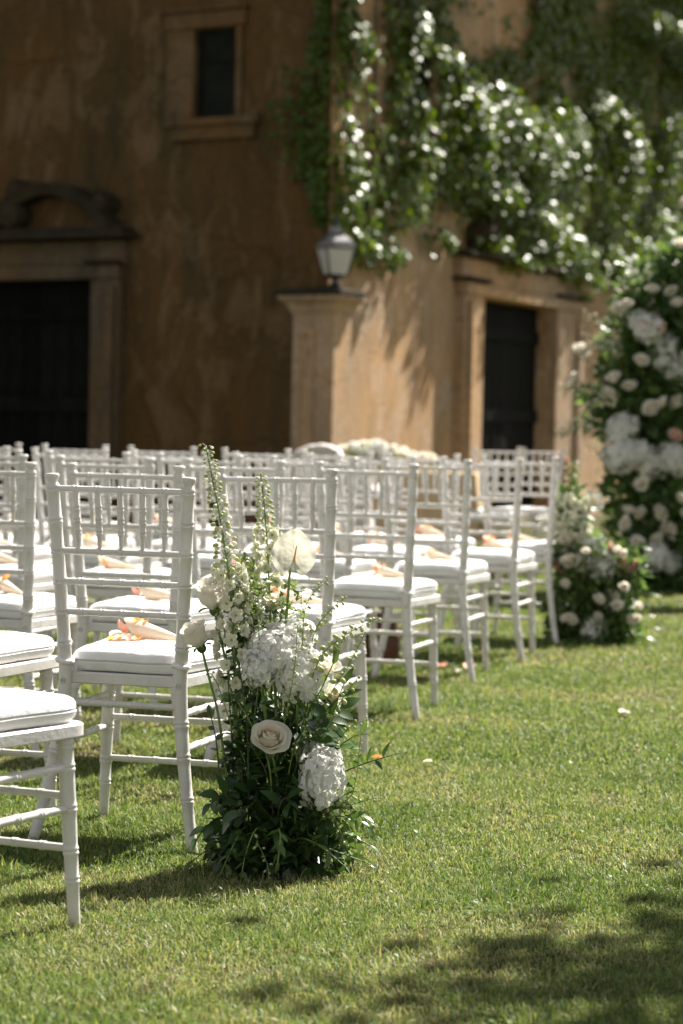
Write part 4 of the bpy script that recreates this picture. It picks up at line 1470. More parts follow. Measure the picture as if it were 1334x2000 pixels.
X0 = math.sin
def spathe_mesh():
    mb = MB()
    vs, fs = [], []
    NR, NA = 16, 72
    for i in range(NR + 1):
        q = i / NR
        for j in range(NA):
            a = 2 * math.pi * j / NA            # a = 0 at the sinus (-y)
            # heart outline, notch at -y, tip at +y
            x = math.sin(a)
            y = -math.cos(a)
            rr = 1.0 - .60 * math.exp(-(min(a, 2 * math.pi - a) / .25) ** 2)
            tipb = math.exp(-((a - math.pi) / .38) ** 2)
            rr += .16 * tipb
            X, Y = x * rr * .97 * q, y * rr * q
            rumple = .030 * math.sin(7 * a + 5 * q) * q ** 3 + .035 * mnoise.noise(Vector((X0(a) * q * 4, math.cos(a) * q * 4, 2))) * q + .02 * mnoise.noise(Vector((X0(a) * q * 11, math.cos(a) * q * 11, 5)))
            rim = .16 * max(0, q - .78) / .22
            bowl = .30 * q * q
            groove = -.05 * math.exp(-((abs(a - math.pi)) / .12) ** 2) * q
            vs.append((X, Y, bowl + rumple - rim * .6 + groove))
    for i in range(NR):
        for j in range(NA):
            k = (j + 1) % NA
            fs.append((i * NA + j, i * NA + k, (i + 1) * NA + k, (i + 1) * NA + j))
    mb.add(vs, fs)
    return mb.mesh('spathe', M['spathe'])
spathe_me = spathe_mesh()
def spadix_mesh():
    mb = MB(); mb.use(M['petal_yellow'])
    P = [(0, 0, .0), (0.0, .15, .16), (.02, .4, .22), (.05, .70, .22)]
    mb.tube(smooth_path(P, 4), [.055 * (1 - .045 * i) for i in range(13)], 9)
    return mb.mesh('spadix')
spadix_me = spadix_mesh()

def anthurium(parent, pos, face, size, stem_path, spin=0.0):
    st = MB(); st.use(M['stem'])
    P = smooth_path(stem_path, 6)
    st.tube(P, .0032, 8)
    a = put('anthurium', st.mesh('anthurium_stem'), parent)
    z = Vector(face).normalized()
    y = Vector((0, 0, 1)); y = (y - z * y.dot(z)).normalized()
    x = y.cross(z)
    m = Matrix(((x.x, y.x, z.x, pos[0]), (x.y, y.y, z.y, pos[1]), (x.z, y.z, z.z, pos[2]), (0, 0, 0, 1))) @ Matrix.Rotation(spin, 4, 'Z') @ Matrix.Scale(size, 4)
    put('spathe', spathe_me, a, m)
    put('spadix', spadix_me, a, m @ Matrix.Translation((0.04, -.30, .02)))
    return a

def rose(parent, pos, face, size, seed, kind='open', stem_path=None):
    st = MB(); st.use(M['stem'])
    z = Vector(face).normalized()
    if stem_path:
        st.tube(smooth_path(stem_path, 6), .0030, 8)
    mcal = frame(Vector(pos), z, 0, size)
    st.use(M['leaf_mid'])
    st.ellipsoid((0, 0, -.02), .20, .20, .2, 9, 5, mcal)
    for k in range(5):
        vs, fs = petal_grid(.2, .55, R(50), R(120), .2, 2, 4, 0, k)
        st.add(vs, fs, mcal @ Matrix.Rotation(k * R(72), 4, 'Z') @ Matrix.Translation((0, .1, .02)))
    o = put('rose', st.mesh('rose_stem'), parent)
    layers, pm = ROSE_KINDS[kind]
    for li, m in rose_layers(layers, seed):
        put('petal', pm[li], o, mcal @ m)
    return o

def clump(parent, spots, size, n, seed, mat, name='foliage', me_w=.4, lean=(0, 0, 0)):
    """unruly mass of small leaves scattered through ellipsoids: (centre, radii, weight)"""
    r = random.Random(seed)
    nseg = 2
    pts = [(0, 0, 0), (-me_w / 2, .45, .05), (0, .5, -.03), (me_w / 2, .45, .05), (0, 1, -.12)]
    fs = [(0, 3, 2), (0, 2, 1), (1, 2, 4), (2, 3, 4)]
    mats, tints = [], []
    tot = sum(s[2] for s in spots)
    for c, rad, w in spots:
        for _ in range(int(n * w / tot)):
            d = Vector((r.gauss(0, 1), r.gauss(0, 1), r.gauss(0, 1))).normalized() * (r.random() ** .45)
            p = Vector(c) + Vector((d.x * rad[0], d.y * rad[1], d.z * rad[2]))
            if p.z < .004:
                p.z = abs(p.z) * .3 + .004
            dv = (d + Vector((r.gauss(0, .5), r.gauss(0, .5), r.gauss(.1, .5))) + Vector(lean)).normalized()
            up = Vector((r.gauss(0, .6), r.gauss(-.2, .6), 1)); up = (up - dv * up.dot(dv)).normalized(); xx = dv.cross(up)
            m = Matrix(((xx.x, dv.x, up.x, p.x), (xx.y, dv.y, up.y, p.y), (xx.z, dv.z, up.z, p.z), (0, 0, 0, 1))) @ Matrix.Scale(size * r.uniform(.6, 1.3), 4)
            mats.append(m); tints.append(r.random())
    return put(name, fast_leaves(name, pts, fs, mats, tints, mat), parent, kind='stuff')

# ------------------------------------------------------------------ front flower arrangement
FA = Vector((-.130, 5.74, 0))
K = .0012155
def q(px, py, dy=0.0):
    """point of the arrangement in its own frame, measured off the photo in millimetre-like units"""
    u, v = px - 560, 1694 - py
    return Vector(((u - .02 * v) * K, dy, (v + .02 * u) * K))

def build_front():
    t = thing('flower_arrangement', FA, 0, 'tall arrangement of white roses, hydrangea and delphinium standing on the grass at the front', 'flowers')
    r = random.Random(21)
    # moss covered base
    mb = MB()
    L = []
    for z, s in ((0, 1.0), (.03, 1.06), (.07, 1.0), (.10, .8), (.115, .4)):
        L.append([(.085 * s * math.cos(a) * (1 + .12 * mnoise.noise(Vector((3 * math.cos(a), 3 * math.sin(a), z * 20)))) - .02, .075 * s * math.sin(a), z) for a in [2 * math.pi * k / 24 for k in range(24)]])
    mb.rings(L)
    # loose coir fibres
    for _ in range(260):
        a = r.uniform(0, 6.28); z = r.uniform(.0, .17)
        p = Vector((-.045 + .10 * math.cos(a) * r.uniform(.6, 1), .07 * math.sin(a), z))
        d = Vector((math.cos(a) + r.gauss(0, .8), math.sin(a) + r.gauss(0, .8), r.gauss(0, .6))).normalized() * .03
        mb.tube([p, p + d * .5 + Vector((0, 0, .006)), p + d], .0008, 3, False)
    put('moss_base', mb.mesh('moss_base', M['moss']), t)
    delphinium(t, [q(482, 1640), q(476, 1450), q(466, 1180), q(445, 1020), q(416, 868)], 1, .36, 120, 1.0)
    delphinium(t, [q(545, 1600, .06), q(542, 1300, .10), q(534, 1100, .13), q(527, 1000, .14), q(519, 925, .14)], 2, .45, 80, .85)
    delphinium(t, [q(500, 1600, .03), q(505, 1350, .06), q(500, 1150, .07), q(487, 1080, .07)], 3, .75, 34, .85)
    anthurium(t, q(587, 1082, -.01), (.10, -1, .12), .054, [q(555, 1620), q(566, 1300, .02), q(574, 1190, .01), q(581, 1098, .012)], R(-4))
    rose(t, q(433, 1190), (-.12, -.30, 1), .072, 3, 'bud', [q(492, 1640), q(478, 1480), q(462, 1330), q(440, 1230), q(433, 1196)])
    rose(t, q(408, 1262, -.03), (-.42, -.25, 1), .062, 5, 'bud', [q(470, 1620, -.02), q(455, 1500, -.03), q(440, 1390, -.03), q(420, 1310, -.03), q(410, 1268, -.03)])
    rose(t, q(541, 1440, -.115), (.16, -.85, .72), .054, 8, 'open', [q(560, 1600, -.02), q(556, 1520, -.06), q(544, 1444, -.10)])
    rose(t, q(640, 1318, -.02), (.25, -.55, 1), .050, 9, 'half', [q(580, 1600), q(612, 1430), q(638, 1326, -.015)])
    rose(t, q(655, 1362, -.02), (.5, -.8, .5), .040, 14, 'half', [q(585, 1600), q(625, 1440), q(652, 1366, -.012)])
    rose(t, q(548, 1195, .05), (-.1, -.5, 1), .040, 15, 'half', [q(555, 1600, .02), q(552, 1400, .04), q(549, 1200, .05)])
    # hydrangea heads
    def hyd_head(pos, rx, ry, rz, me, stem, spin=0.0):
        st = MB(); st.use(M['stem']); st.tube(smooth_path(stem, 5), .0042, 8)
        h = put('hydrangea', st.mesh('hydrangea_stem'), t)
        put('florets', me, h, Matrix.Translation(pos) @ Matrix.Rotation(spin, 4, 'Z') @ Matrix.Diagonal((rx, ry, rz, 1)), kind='stuff')
    hyd_head(q(548, 1272, -.01), .068, .07, .066, hyd[0], [q(560, 1640), q(556, 1460, -.02), q(550, 1300, -.03)])
    hyd_head(q(598, 1312, -.025), .060, .06, .066, hyd[1], [q(575, 1640), q(590, 1460, -.03), q(598, 1340, -.05)], 1.0)
    hyd_head(q(585, 1240, .02), .050, .055, .045, hyd[0], [q(565, 1640), q(575, 1460), q(585, 1260, .02)], 2.0)
    hyd_head(q(642, 1512, -.10), .052, .052, .064, hyd[1], [q(580, 1650), q(610, 1580, -.04), q(636, 1530, -.06)], .5)
    hyd_head(q(652, 1480, -.085), .036, .036, .036, hyd[0], [q(580, 1650), q(615, 1560, -.04), q(648, 1490, -.05)], 1.7)
    hyd_head(q(522, 1300, -.06), .042, .042, .042, hyd[1], [q(560, 1640), q(540, 1460, -.03), q(524, 1315, -.05)], 2.4)
    hyd_head(q(618, 1470, -.03), .034, .034, .038, hyd[0], [q(575, 1650), q(600, 1560, -.02), q(616, 1485, -.03)], .9)
    # foliage branches with single leaves
    br = [
        ([q(478, 1640), q(468, 1480), q(462, 1380), q(452, 1230)], leaf_round, .030, 22, 'a'),
        ([q(490, 1640, -.02), q(486, 1500, -.02), q(478, 1400, -.03), q(470, 1280, -.03)], leaf_round, .032, 20, 'a'),
        ([q(475, 1640, -.04), q(447, 1530, -.05), q(437, 1440, -.05), q(424, 1380, -.05)], leaf_round, .030, 9, 'a'),
        ([q(520, 1620, .02), q(520, 1420, .02), q(510, 1250, .02), q(500, 1180, .02)], leaf_lance, .050, 16, 'a'),
        ([q(500, 1620, -.05), q(500, 1480, -.06), q(496, 1380, -.07), q(482, 1290, -.07)], leaf_lance, .048, 14, 'a'),
        ([q(560, 1600, -.02), q(575, 1440, -.05), q(560, 1380, -.07), q(530, 1330, -.08)], leaf_lance, .046, 9, 'a'),
        ([q(570, 1600, -.03), q(608, 1450, -.07), q(650, 1400, -.08), q(684, 1372, -.08)], leaf_broad, .078, 11, 'a'),
        ([q(575, 1600, -.03), q(620, 1470, -.05), q(655, 1400, -.06), q(690, 1320, -.06)], leaf_lance, .072, 9, 'l'),
        ([q(600, 1600, -.03), q(660, 1520, -.05), q(715, 1490, -.05), q(784, 1468, -.05)], leaf_lance, .056, 12, 'a'),
        ([q(590, 1640, -.04), q(640, 1590, -.10), q(680, 1580, -.12), q(722, 1590, -.13)], leaf_light, .050, 11, 'l'),
        ([q(580, 1660, -.05), q(620, 1630, -.13), q(665, 1640, -.16), q(745, 1668, -.17)], leaf_round, .034, 12, 'l'),
        ([q(580, 1660, -.05), q(600, 1620, -.14), q(640, 1630, -.17), q(690, 1668, -.19)], leaf_light, .042, 10, 'l'),
        ([q(530, 1650, -.05), q(500, 1600, -.12), q(475, 1630, -.15), q(448, 1690, -.16)], leaf_light, .044, 10, 'l'),
        ([q(540, 1650, -.06), q(520, 1600, -.14), q(500, 1640, -.18), q(488, 1700, -.19)], leaf_light, .040, 10, 'l'),
        ([q(520, 1660, -.03), q(470, 1620, -.09), q(430, 1640, -.11), q(392, 1668, -.12)], leaf_lance, .055, 9, 'a'),
        ([q(540, 1650, -.06), q(520, 1580, -.12), q(500, 1560, -.14), q(470, 1580, -.15)], leaf_broad, .075, 7, 'a'),
        ([q(560, 1650, -.06), q(560, 1570, -.13), q(575, 1540, -.15), q(590, 1560, -.17)], leaf_broad, .070, 7, 'a'),
        ([q(550, 1650, -.06), q(560, 1600, -.16), q(565, 1610, -.2), q(560, 1660, -.22)], leaf_light, .045, 9, 'l'),
        ([q(590, 1620, .03), q(630, 1500, .05), q(655, 1430, .06), q(672, 1390, .06)], leaf_lance, .05, 10, 'a'),
        ([q(545, 1620, -.03), q(540, 1520, -.06), q(520, 1470, -.08), q(500, 1440, -.09)], leaf_lance, .045, 9, 'a'),
        ([q(570, 1620, -.03), q(580, 1540, -.07), q(610, 1440, -.10), q(635, 1420, -.11)], leaf_broad, .05, 8, 'a'),
    ]
    br += [
        ([q(590, 1640, .0), q(650, 1560, -.03), q(700, 1570, -.05), q(735, 1610, -.06)], leaf_light, .060, 11, 'l'),
        ([q(600, 1650, -.03), q(660, 1610, -.08), q(700, 1620, -.1), q(740, 1640, -.11)], leaf_light, .052, 10, 'l'),
        ([q(600, 1600, .02), q(660, 1480, .0), q(700, 1440, -.01), q(735, 1430, -.02)], leaf_light, .058, 10, 'l'),
        ([q(510, 1650, .02), q(450, 1600, .0), q(420, 1610, -.02), q(395, 1640, -.03)], leaf_broad, .060, 8, 'a'),
        ([q(510, 1640, -.05), q(470, 1560, -.09), q(450, 1540, -.1), q(425, 1560, -.11)], leaf_broad, .060, 8, 'a'),
        ([q(550, 1620, -.05), q(540, 1480, -.09), q(505, 1400, -.1), q(480, 1360, -.1)], leaf_light, .045, 10, 'l'),
        ([q(575, 1600, -.03), q(610, 1400, -.08), q(640, 1340, -.1), q(668, 1280, -.1)], leaf_light, .050, 9, 'l'),
    ]
    for i, (p, lm, s, n, k) in enumerate(br):
        branch(t, p, lm, s, n, 100 + i, stem_mat='stem_dark' if k == 'a' else 'stem')
    # airy sprays of bell buds
    sp = [
        ([q(560, 1500), q(600, 1300, -.04), q(612, 1180, -.02), q(655, 1128, -.02)], 20, .006),
        ([q(575, 1500, -.03), q(630, 1300, -.07), q(680, 1240, -.07), q(752, 1200, -.07)], 24, .0085),
        ([q(575, 1500, -.03), q(640, 1380, -.07), q(690, 1300, -.07), q(728, 1228, -.07)], 18, .008),
        ([q(580, 1500, -.04), q(650, 1420, -.09), q(680, 1360, -.09), q(715, 1312, -.09)], 14, .0075),
        ([q(550, 1500, -.05), q(575, 1380, -.11), q(590, 1300, -.12), q(598, 1200, -.12)], 26, .0048),
        ([q(560, 1560), q(590, 1350, .02), q(600, 1240, .02), q(602, 1150, .02)], 16, .0045),
        ([q(480, 1400), q(490, 1250, .01), q(488, 1180, .01), q(478, 1120, .01)], 26, .005),
        ([q(490, 1400, .02), q(505, 1250, .03), q(508, 1180, .04), q(500, 1090, .04)], 28, .005),
        ([q(495, 1500, -.03), q(520, 1330, -.06), q(522, 1250, -.06), q(514, 1160, -.05)], 18, .0045),
        ([q(590, 1640, -.05), q(650, 1560, -.11), q(675, 1600, -.13), q(700, 1660, -.15)], 18, .0055),
        ([q(590, 1640, -.05), q(640, 1560, -.1), q(700, 1540, -.11), q(720, 1410, -.1)], 14, .005),
        ([q(540, 1650, -.08), q(520, 1620, -.17), q(540, 1660, -.2), q(545, 1700, -.22)], 12, .0045),
        ([q(570, 1560, -.06), q(590, 1450, -.11), q(620, 1420, -.12), q(600, 1400, -.12)], 10, .0045),
    ]
    sp += [
        ([q(585, 1620, -.02), q(640, 1500, -.06), q(690, 1420, -.07), q(738, 1395, -.08)], 16, .006),
        ([q(585, 1640, -.04), q(650, 1580, -.08), q(700, 1560, -.1), q(752, 1545, -.1)], 14, .0055),
        ([q(520, 1560, -.02), q(470, 1420, -.05), q(440, 1330, -.06), q(420, 1300, -.06)], 14, .005),
        ([q(560, 1500, .0), q(620, 1260, .0), q(650, 1200, .0), q(690, 1165, .0)], 18, .006),
    ]
    for i, (p, n, b) in enumerate(sp):
        bud_spray(t, p, 200 + i, n, b)
    # extra bare flower stems
    mb = MB(); mb.use(M['stem'])
    for _ in range(30):
        a = q(r.uniform(520, 600), 1660, r.uniform(-.03, .05))
        e = q(r.uniform(470, 640), r.uniform(1250, 1450), r.uniform(-.03, .08))
        mb.tube(bez(a, (a + e) / 2 + Vector((r.gauss(0, .015), 0, 0)), e, 5), r.uniform(.0014, .003), 5)
    put('stems', mb.mesh('loose_stems'), t)
    # dark filler greenery
    clump(t, [(q(545, 1600, -.03), (.125, .10, .12), 5), (q(560, 1655, -.04), (.175, .14, .045), 4), (q(520, 1480, .01), (.075, .06, .10), 2.2), (q(590, 1440, .01), (.09, .06, .08), 2), (q(500, 1350, .03), (.045, .04, .12), 1.2)],
          .044, 1450, 31, M['leaf_f'], 'filler_foliage', .62)
    clump(t, [(q(500, 1180, .04), (.05, .05, .12), 2), (q(560, 1180, .05), (.06, .05, .06), 1.2), (q(640, 1590, -.08), (.09, .06, .05), 1.5)], .022, 700, 32, M['leaf_l'], 'light_foliage', .5)
    clump(t, [(q(560, 1640, -.09), (.15, .08, .06), 2), (q(620, 1560, -.05), (.09, .06, .09), 1.5)], .036, 420, 33, M['leaf_f2'], 'mid_foliage', .6)
    return t

# leaf materials driven by a per-leaf attribute
def leaf_attr(name, a, b, rough, tr, tcol):
    m, nt, out = new_mat(name)
    at = N(nt, 'ShaderNodeAttribute'); at.attribute_name = 'tint'
    col = ramp(nt, at.outputs['Fac'], [(0, a), (1, b)])
    p = N(nt, 'ShaderNodeBsdfPrincipled'); nt.links.new(col, p.inputs['Base Color']); p.inputs['Roughness'].default_value = rough
    t = N(nt, 'ShaderNodeBsdfTranslucent'); t.inputs['Color'].default_value = (*tcol, 1)
    mx = N(nt, 'ShaderNodeMixShader'); mx.inputs[0].default_value = tr
    nt.links.new(p.outputs[0], mx.inputs[1]); nt.links.new(t.outputs[0], mx.inputs[2]); nt.links.new(mx.outputs[0], out.inputs[0])
    return m
M['leaf_f'] = leaf_attr('filler_leaf', (0.016, 0.038, 0.012), (0.05, 0.10, 0.03), .38, .18, (.08, .16, .03))
M['leaf_f2'] = leaf_attr('arch_leaf', (0.035, 0.075, 0.020), (0.11, 0.18, 0.055), .36, .32, (.20, .32, .07))
M['leaf_l'] = leaf_attr('light_filler_leaf', (0.07, 0.13, 0.03), (0.20, 0.26, 0.09), .42, .3, (.25, .34, .08))
build_front()

# ------------------------------------------------------------------ second arrangement beside the last row
def build_second():
    base = Vector((1.255, 12.05, 0))
    t = thing('flower_arrangement', base, 0, 'blurred arrangement of cream roses and one anthurium at the far end of the aisle', 'flowers')
    k = .00255
    def c(px, py, dy=0.0):
        u, v = px - 1150, 1250 - py
        return Vector(((u - .02 * v) * k, dy, v * k))
    r = random.Random(77)
    mb = MB(); mb.ellipsoid((0, 0, .09), .13, .11, .12, 16, 10)
    put('moss_base', mb.mesh('moss_base_small', M['moss']), t)
    delphinium(t, [c(1150, 1220), c(1135, 1120), c(1120, 1020), c(1113, 900)], 41, .7, 90, 1.9)
    delphinium(t, [c(1145, 1220), c(1125, 1120), c(1105, 1050), c(1092, 960)], 42, .9, 60, 1.8)
    anthurium(t, c(1153, 978), (.25, -.8, .55), .062, [c(1150, 1220), c(1140, 1080), c(1140, 1030), c(1150, 985)], R(-40))
    for i, (px, py, s, dy) in enumerate(((1106, 1058, .058, -.05), (1112, 1097, .055, -.1), (1085, 995, .04, 0), (1160, 1210, .05, -.12), (1186, 1165, .05, -.08), (1120, 1040, .045, .05), (1178, 1138, .05, -.02))):
        put('rose', rose_bg[i % 3], t, frame(c(px, py, dy), (r.gauss(0, .4), -.8, .7), r.uniform(0, 6), s))
    for i in range(16):
        put('rose', rose_bg[i % 3], t, frame(c(r.uniform(1085, 1235), r.uniform(1060, 1215), -.18), (r.gauss(0, .5), -.8, .7), r.uniform(0, 6), r.uniform(.026, .042)))
    for i, (px, py, s, dy) in enumerate(((1150, 1070, .085, -.02), (1168, 1098, .075, -.06), (1192, 1172, .062, -.06), (1150, 1222, .066, -.12))):
        put('hydrangea', hyd_bg[i % 2], t, frame(c(px, py, dy), (r.gauss(0, .3), -.5, .8), r.uniform(0, 6), s))
    for i, (px, py, s) in enumerate(((1185, 1070, .045), (1205, 1100, .05), (1222, 1108, .042), (1215, 1120, .04), (1235, 1100, .035), (1083, 1110, .045), (1195, 1085, .04))):
        put('blush_rose', blush_bg[i % 2], t, frame(c(px, py, -.03), (r.gauss(.2, .4), -.7, .6), r.uniform(0, 6), s))
    for i, p in enumerate(([c(1160, 1200), c(1190, 1130), c(1220, 1110), c(1250, 1130)], [c(1160, 1200), c(1180, 1120), c(1210, 1090), c(1245, 1080)], [c(1130, 1230), c(1100, 1180), c(1085, 1180), c(1070, 1190)])):
        bud_spray(t, p, 300 + i, 16, .010, .003, ped=.02)
    for i, p in enumerate(([c(1150, 1235, -.05), c(1190, 1225, -.12), c(1220, 1225, -.12), c(1260, 1236, -.12)], [c(1150, 1235, -.05), c(1120, 1215, -.1), c(1095, 1200, -.1), c(1066, 1190, -.1)], [c(1150, 1235), c(1180, 1190, -.1), c(1200, 1180, -.1), c(1215, 1190, -.1)])):
        branch(t, p, leaf_light, .10, 9, 320 + i, rad=.004)
    clump(t, [(c(1150, 1180), (.21, .16, .15), 4), (c(1155, 1225), (.24, .18, .07), 3), (c(1145, 1095), (.17, .12, .15), 2.5), (c(1210, 1115), (.12, .08, .09), 1.2), (c(1110, 1010), (.07, .06, .16), 1)], .062, 3000, 43, M['leaf_f2'], 'foliage', .5)
    clump(t, [(c(1140, 1120, -.08), (.15, .08, .17), 2), (c(1180, 1200, -.12), (.14, .06, .08), 1)], .035, 500, 44, M['leaf_l'], 'light_foliage', .5)
    for i, (ex, ey) in enumerate(((1262, 1150), (1255, 1190), (1245, 1060), (1075, 1120), (1078, 1060), (1268, 1215))):
        p0 = c(1150 + (ex - 1150) * .4, ey + 25, -.1)
        branch(t, [p0, p0.lerp(c(ex, ey, -.12), .5) + Vector((0, 0, .03)), c(ex, ey, -.14)], leaf_light, .075, 8, 420 + i, rad=.003)
build_second()

# ------------------------------------------------------------------ flower arch at the right
def build_arch():
    base = Vector((2.13, 16.1, 0))
    t = thing('flower_arch', base, 0, 'large arch of dark greenery with white roses and hydrangea standing at right', 'flower arch')
    r = random.Random(91)
    axis = smooth_path([(0, 0, .0), (.0, 0, .6), (-.06, 0, 1.2), (.02, 0, 1.75), (.38, .03, 2.3), (1.0, .05, 2.65), (1.6, .05, 2.62), (2.15, .03, 2.25), (2.5, 0, 1.6), (2.6, 0, .8), (2.6, 0, 0)], 6)
    mb = MB(); mb.tube(axis, .035, 8)
    put('arch_frame', mb.mesh('arch_frame', M['iron']), t)
    spots = []
    for i, p in enumerate(axis):
        z = p.z
        rr = .42 if z < .5 else (.38 if z < 1.2 else (.42 if p.x < .5 and z < 2.2 else .34))
        if i > len(axis) // 2:
            rr = .3
        spots.append(((p.x + r.gauss(0, .03), p.y, max(p.z, .06)), (rr, rr * .8, .20), rr))
    spots.append(((-.05, 0, .16), (.48, .36, .16), .9))
    spots.append(((-.22, 0, 1.30), (.26, .16, .16), .4))
    spots.append(((-.05, 0, 1.72), (.20, .16, .12), .3))
    clump(t, spots, .095, 17000, 93, M['leaf_f2'], 'foliage', .55)
    clump(t, spots, .06, 3000, 94, M['leaf_l'], 'light_foliage', .45)
    def c(px, py, dy=-.2):
        k = .00341
        u, v = px - 1292, 1150 - py
        return Vector(((u - .02 * v) * k, dy, v * k))
    # blooms measured where the photo shows them
    ros = [(1123, 695), (1118, 745), (1195, 748), (1178, 772), (1223, 762), (1240, 715), (1213, 605), (1194, 614), (1305, 580), (1310, 600), (1303, 855), (1320, 790), (1262, 800), (1285, 790), (1315, 490), (1330, 410),
           (1218, 998), (1232, 1060), (1275, 1000), (1280, 1052), (1320, 975), (1312, 1035), (1300, 1030), (1250, 945), (1225, 905), (1330, 1000), (1222, 1020), (1262, 575), (1230, 840), (1328, 700), (1245, 1000)]
    for i, (px, py) in enumerate(ros):
        put('rose', rose_bg[i % 3], t, frame(c(px, py, -.33 + r.uniform(-.08, .06)), (r.gauss(-.2, .5), -.7, r.uniform(.2, 1)), r.uniform(0, 6), r.uniform(.050, .070) * (1 if i < 31 else r.uniform(.5, 1.05))))
    for _ in range(105):
        py = r.uniform(560, 1120)
        lo = 1185 if 600 < py < 920 else 1205
        qx = lo + (1345 - lo) * r.random() ** 1.25
        if mnoise.noise(Vector((qx * .022, py * .022, 4))) > -.12:
            ros.append((qx, py))
    hy = [(1255, 645, .12), (1290, 680, .12), (1290, 705, .10), (1170, 885, .15), (1210, 835, .13), (1265, 900, .14), (1240, 880, .1), (1300, 890, .12), (1240, 630, .09), (1272, 1080, .11), (1225, 1090, .09), (1310, 720, .1), (1300, 1090, .1), (1320, 900, .11)]
    for i, (px, py, s) in enumerate(hy):
        put('hydrangea', hyd_bg[i % 2], t, frame(c(px + (35 if px < 1200 else 0), py, -.30 + r.uniform(-.06, .06)), (r.gauss(-.2, .4), -.7, .6), r.uniform(0, 6), s * .78))
    for i, (px, py) in enumerate(((1303, 852), (1285, 650), (1250, 645))):
        put('blush_rose', blush_bg[i % 2], t, frame(c(px, py, -.38), (r.gauss(-.2, .4), -.7, .7), 0, .06))
    for i, p in enumerate(([c(1230, 820, -.1), c(1180, 770, -.15), c(1140, 765, -.15), c(1092, 764, -.15)], [c(1240, 730, -.1), c(1210, 690, -.12), c(1180, 680, -.12), c(1150, 682, -.12)],
                           [c(1240, 680, -.1), c(1225, 640, -.12), c(1215, 620, -.12), c(1195, 600, -.12)], [c(1290, 700, -.1), c(1275, 620, -.1), c(1268, 570, -.1), c(1265, 540, -.1)],
                           [c(1200, 850, -.1), c(1160, 830, -.15), c(1120, 835, -.15), c(1088, 850, -.15)])):
        branch(t, p, leaf_light, .09, 12, 340 + i, rad=.004, name='foliage_branch')
        bud_spray(t, [v + Vector((0, -.02, .02)) for v in p], 360 + i, 16, .016, .003, 'delph', ped=.03)
    for i in range(16):                    # loose sprigs that break the outline
        z0 = r.uniform(.35, 2.3)
        ax = min(axis[:len(axis) // 2], key=lambda p: abs(p.z - z0))
        a = Vector(ax) + Vector((-.2, -.2, 0))
        e = a + Vector((-r.uniform(.22, .42), -r.uniform(.05, .25), r.uniform(-.05, .30)))
        pth = [a, a.lerp(e, .4) + Vector((0, 0, .05)), e]
        if i % 2:
            branch(t, pth, leaf_light, .075, 9, 400 + i, rad=.003)
        else:
            bud_spray(t, pth, 400 + i, 14, .014, .0025, 'delph', ped=.028)
    # stems of the roses that reach out to the left
    mb = MB(); mb.use(M['stem'])
    for a, b in ((c(1123, 699), c(1215, 760, -.05)), (c(1118, 749), c(1210, 800, -.05)), (c(1194, 618), c(1260, 680, -.05)), (c(1315, 494), c(1320, 600, 0)), (c(1330, 414), c(1330, 560, 0))):
        mb.tube(bez(a, (a + b) / 2 + Vector((0, 0, .05)), b, 6), .004, 6)
    put('stems', mb.mesh('arch_stems'), t)
build_arch()

# ------------------------------------------------------------------ far things behind the rows
def build_armchair():
    t = thing('armchair', (-.15, 15.6, 0), R(-8), 'armchair draped in white textured cloth with a rounded back, beyond the rows', 'armchair')
    mb = MB()
    # camel back: outline extruded with a soft edge
    out = [(-.34, .30), (-.34, .78), (-.27, .80), (-.20, .83), (-.12, .90), (-.03, .93), (.06, .93), (.13, .90), (.17, .84), (.24, .80), (.34, .79), (.34, .30)]
    P = smooth_path([(x, 0, z) for x, z in out], 4)
    L = []
    for y, k in ((-.06, .93), (-.09, .98), (-.07, 1.0), (.03, 1.0), (.05, .96)):
        L.append([(p.x * k, y, .3 + (p.z - .3) * k + .006 * mnoise.noise(p * 40)) for p in P])
    mb.rings(L)
    put('backrest', mb.mesh('armchair_back', M['lace'], True, 60), t)
    sb = MB()
    o = seat_outline(.31, .33, -.02, .55, (.05, .1))
    sb.rings([[(p.x * k, p.y, z) for p in o] for z, k in ((.28, .98), (.30, 1.0), (.44, 1.0), (.47, .97), (.48, .6))])
    put('seat', sb.mesh('armchair_seat', M['lace'], True, 50), t)
    for s in (-1, 1):
        ab = MB(); ab.tube(smooth_path([(s * .33, 0, .62), (s * .36, .25, .64), (s * .37, .48, .62), (s * .36, .5, .45)], 4), .035, 10)
        put('arm', ab.mesh('armchair_arm', M['lace']), t)
        for y in (-.04, .5):
            lb = MB(); lb.tube([(s * .29, y, .29), (s * .30, y, .15), (s * .31, y - .01, 0)], [.028, .022, .014], 9)
            put('leg', lb.mesh('armchair_leg', M['wood']), t)
build_armchair()

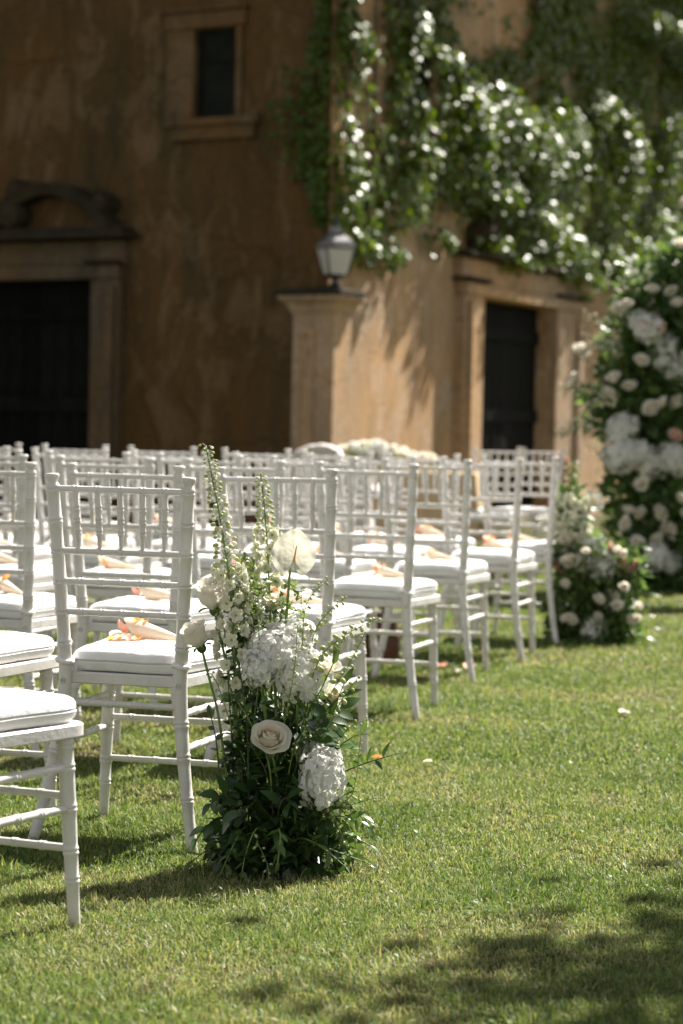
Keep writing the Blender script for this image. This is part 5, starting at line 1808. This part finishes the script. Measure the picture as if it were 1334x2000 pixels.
def build_table():
    t = thing('table', (.42, 17.2, 0), R(-10), 'small ceremony table under a beige cloth beyond the rows', 'table')
    mb = MB(); mb.box(-.55, .55, -.25, .25, .70, .73)
    put('tabletop', mb.mesh('table_top', M['wood'], False), t)
    cl = MB()
    def ring(k, z, wav):
        o = []
        for i in range(48):
            a = 2 * math.pi * i / 48
            x = max(-.56, min(.56, .8 * math.cos(a))); y = max(-.26, min(.26, .42 * math.sin(a)))
            f = 1 + wav * math.sin(9 * a)
            o.append((x * k * f, y * k * f, z))
        return o
    cl.rings([ring(1.06, .28, .035), ring(1.03, .5, .02), ring(1.0, .72, 0), ring(1.0, .735, 0), ring(.5, .736, 0)], cap0=False)
    put('cloth', cl.mesh('table_cloth', M['linen']), t)
    for sx in (-1, 1):
        for sy in (-1, 1):
            lb = MB(); lb.tube([(sx * .48, sy * .2, .70), (sx * .5, sy * .21, 0)], [.026, .018], 8)
            put('leg', lb.mesh('table_leg', M['wood']), t)
    f = thing('table_flowers', (.28, 17.15, .737), R(-10), 'low spread of white flowers on the ceremony table', 'flowers')
    r = random.Random(15)
    for i in range(26):
        x = r.uniform(-.36, .36)
        z = .07 + .10 * max(0, 1 - abs(x + .1) * 1.6) * r.uniform(.3, 1.1)
        me = (rose_bg + hyd_bg)[i % 5]
        put('hydrangea' if i % 5 > 2 else 'rose', me, f, frame((x, r.uniform(-.1, .1), z), (r.gauss(0, .4), -.5, 1), r.uniform(0, 6), r.uniform(.04, .06)))
    clump(f, [((0, 0, .05), (.40, .14, .06), 2), ((-.1, 0, .11), (.18, .1, .06), 1)], .05, 500, 16, M['leaf_l'])
build_table()

def build_bag():
    t = thing('bag', (.155, 10.75, 0), R(-12), 'dark brown bag standing on the grass under the fourth row chairs', 'bag')
    mb = MB()
    L = []
    for z, a, b in ((0, .105, .05), (.01, .115, .055), (.12, .118, .06), (.20, .10, .035), (.22, .085, .012), (.225, .07, .008)):
        L.append([(a * math.copysign(abs(math.cos(w)) ** .6, math.cos(w)), b * math.copysign(abs(math.sin(w)) ** .6, math.sin(w)), z) for w in [2 * math.pi * k / 28 for k in range(28)]])
    mb.rings(L)
    put('body', mb.mesh('bag_body', M['leather']), t)
    for y in (-.02, .02):
        h = MB(); h.tube(bez((-.06, y, .19), (0, y * 1.5, .38), (.06, y, .19), 10), .006, 7)
        put('handle', h.mesh('bag_handle', M['leather']), t)
build_bag()

def build_pot():
    t = thing('terracotta_urn', (1.69, 18.6, 0), 0, 'tall reddish terracotta urn standing by the flower arch in front of the door', 'urn')
    mb = MB()
    mb.lathe([(.16, 0), (.18, .02), (.17, .08), (.22, .25), (.27, .45), (.26, .58), (.17, .68), (.15, .72), (.18, .76), (.18, .78)], 28)
    put('body', mb.mesh('urn_body', M['terracotta'], True, 40), t)
    t.scale = (.42, .42, .95)
    lb = MB(); lb.lathe([(.175, .782), (.17, .80), (.13, .86), (.06, .90), (.03, .905), (.035, .93), (.004, .945)], 24)
    put('lid', lb.mesh('urn_lid', M['terracotta'], True, 40), t)
build_pot()
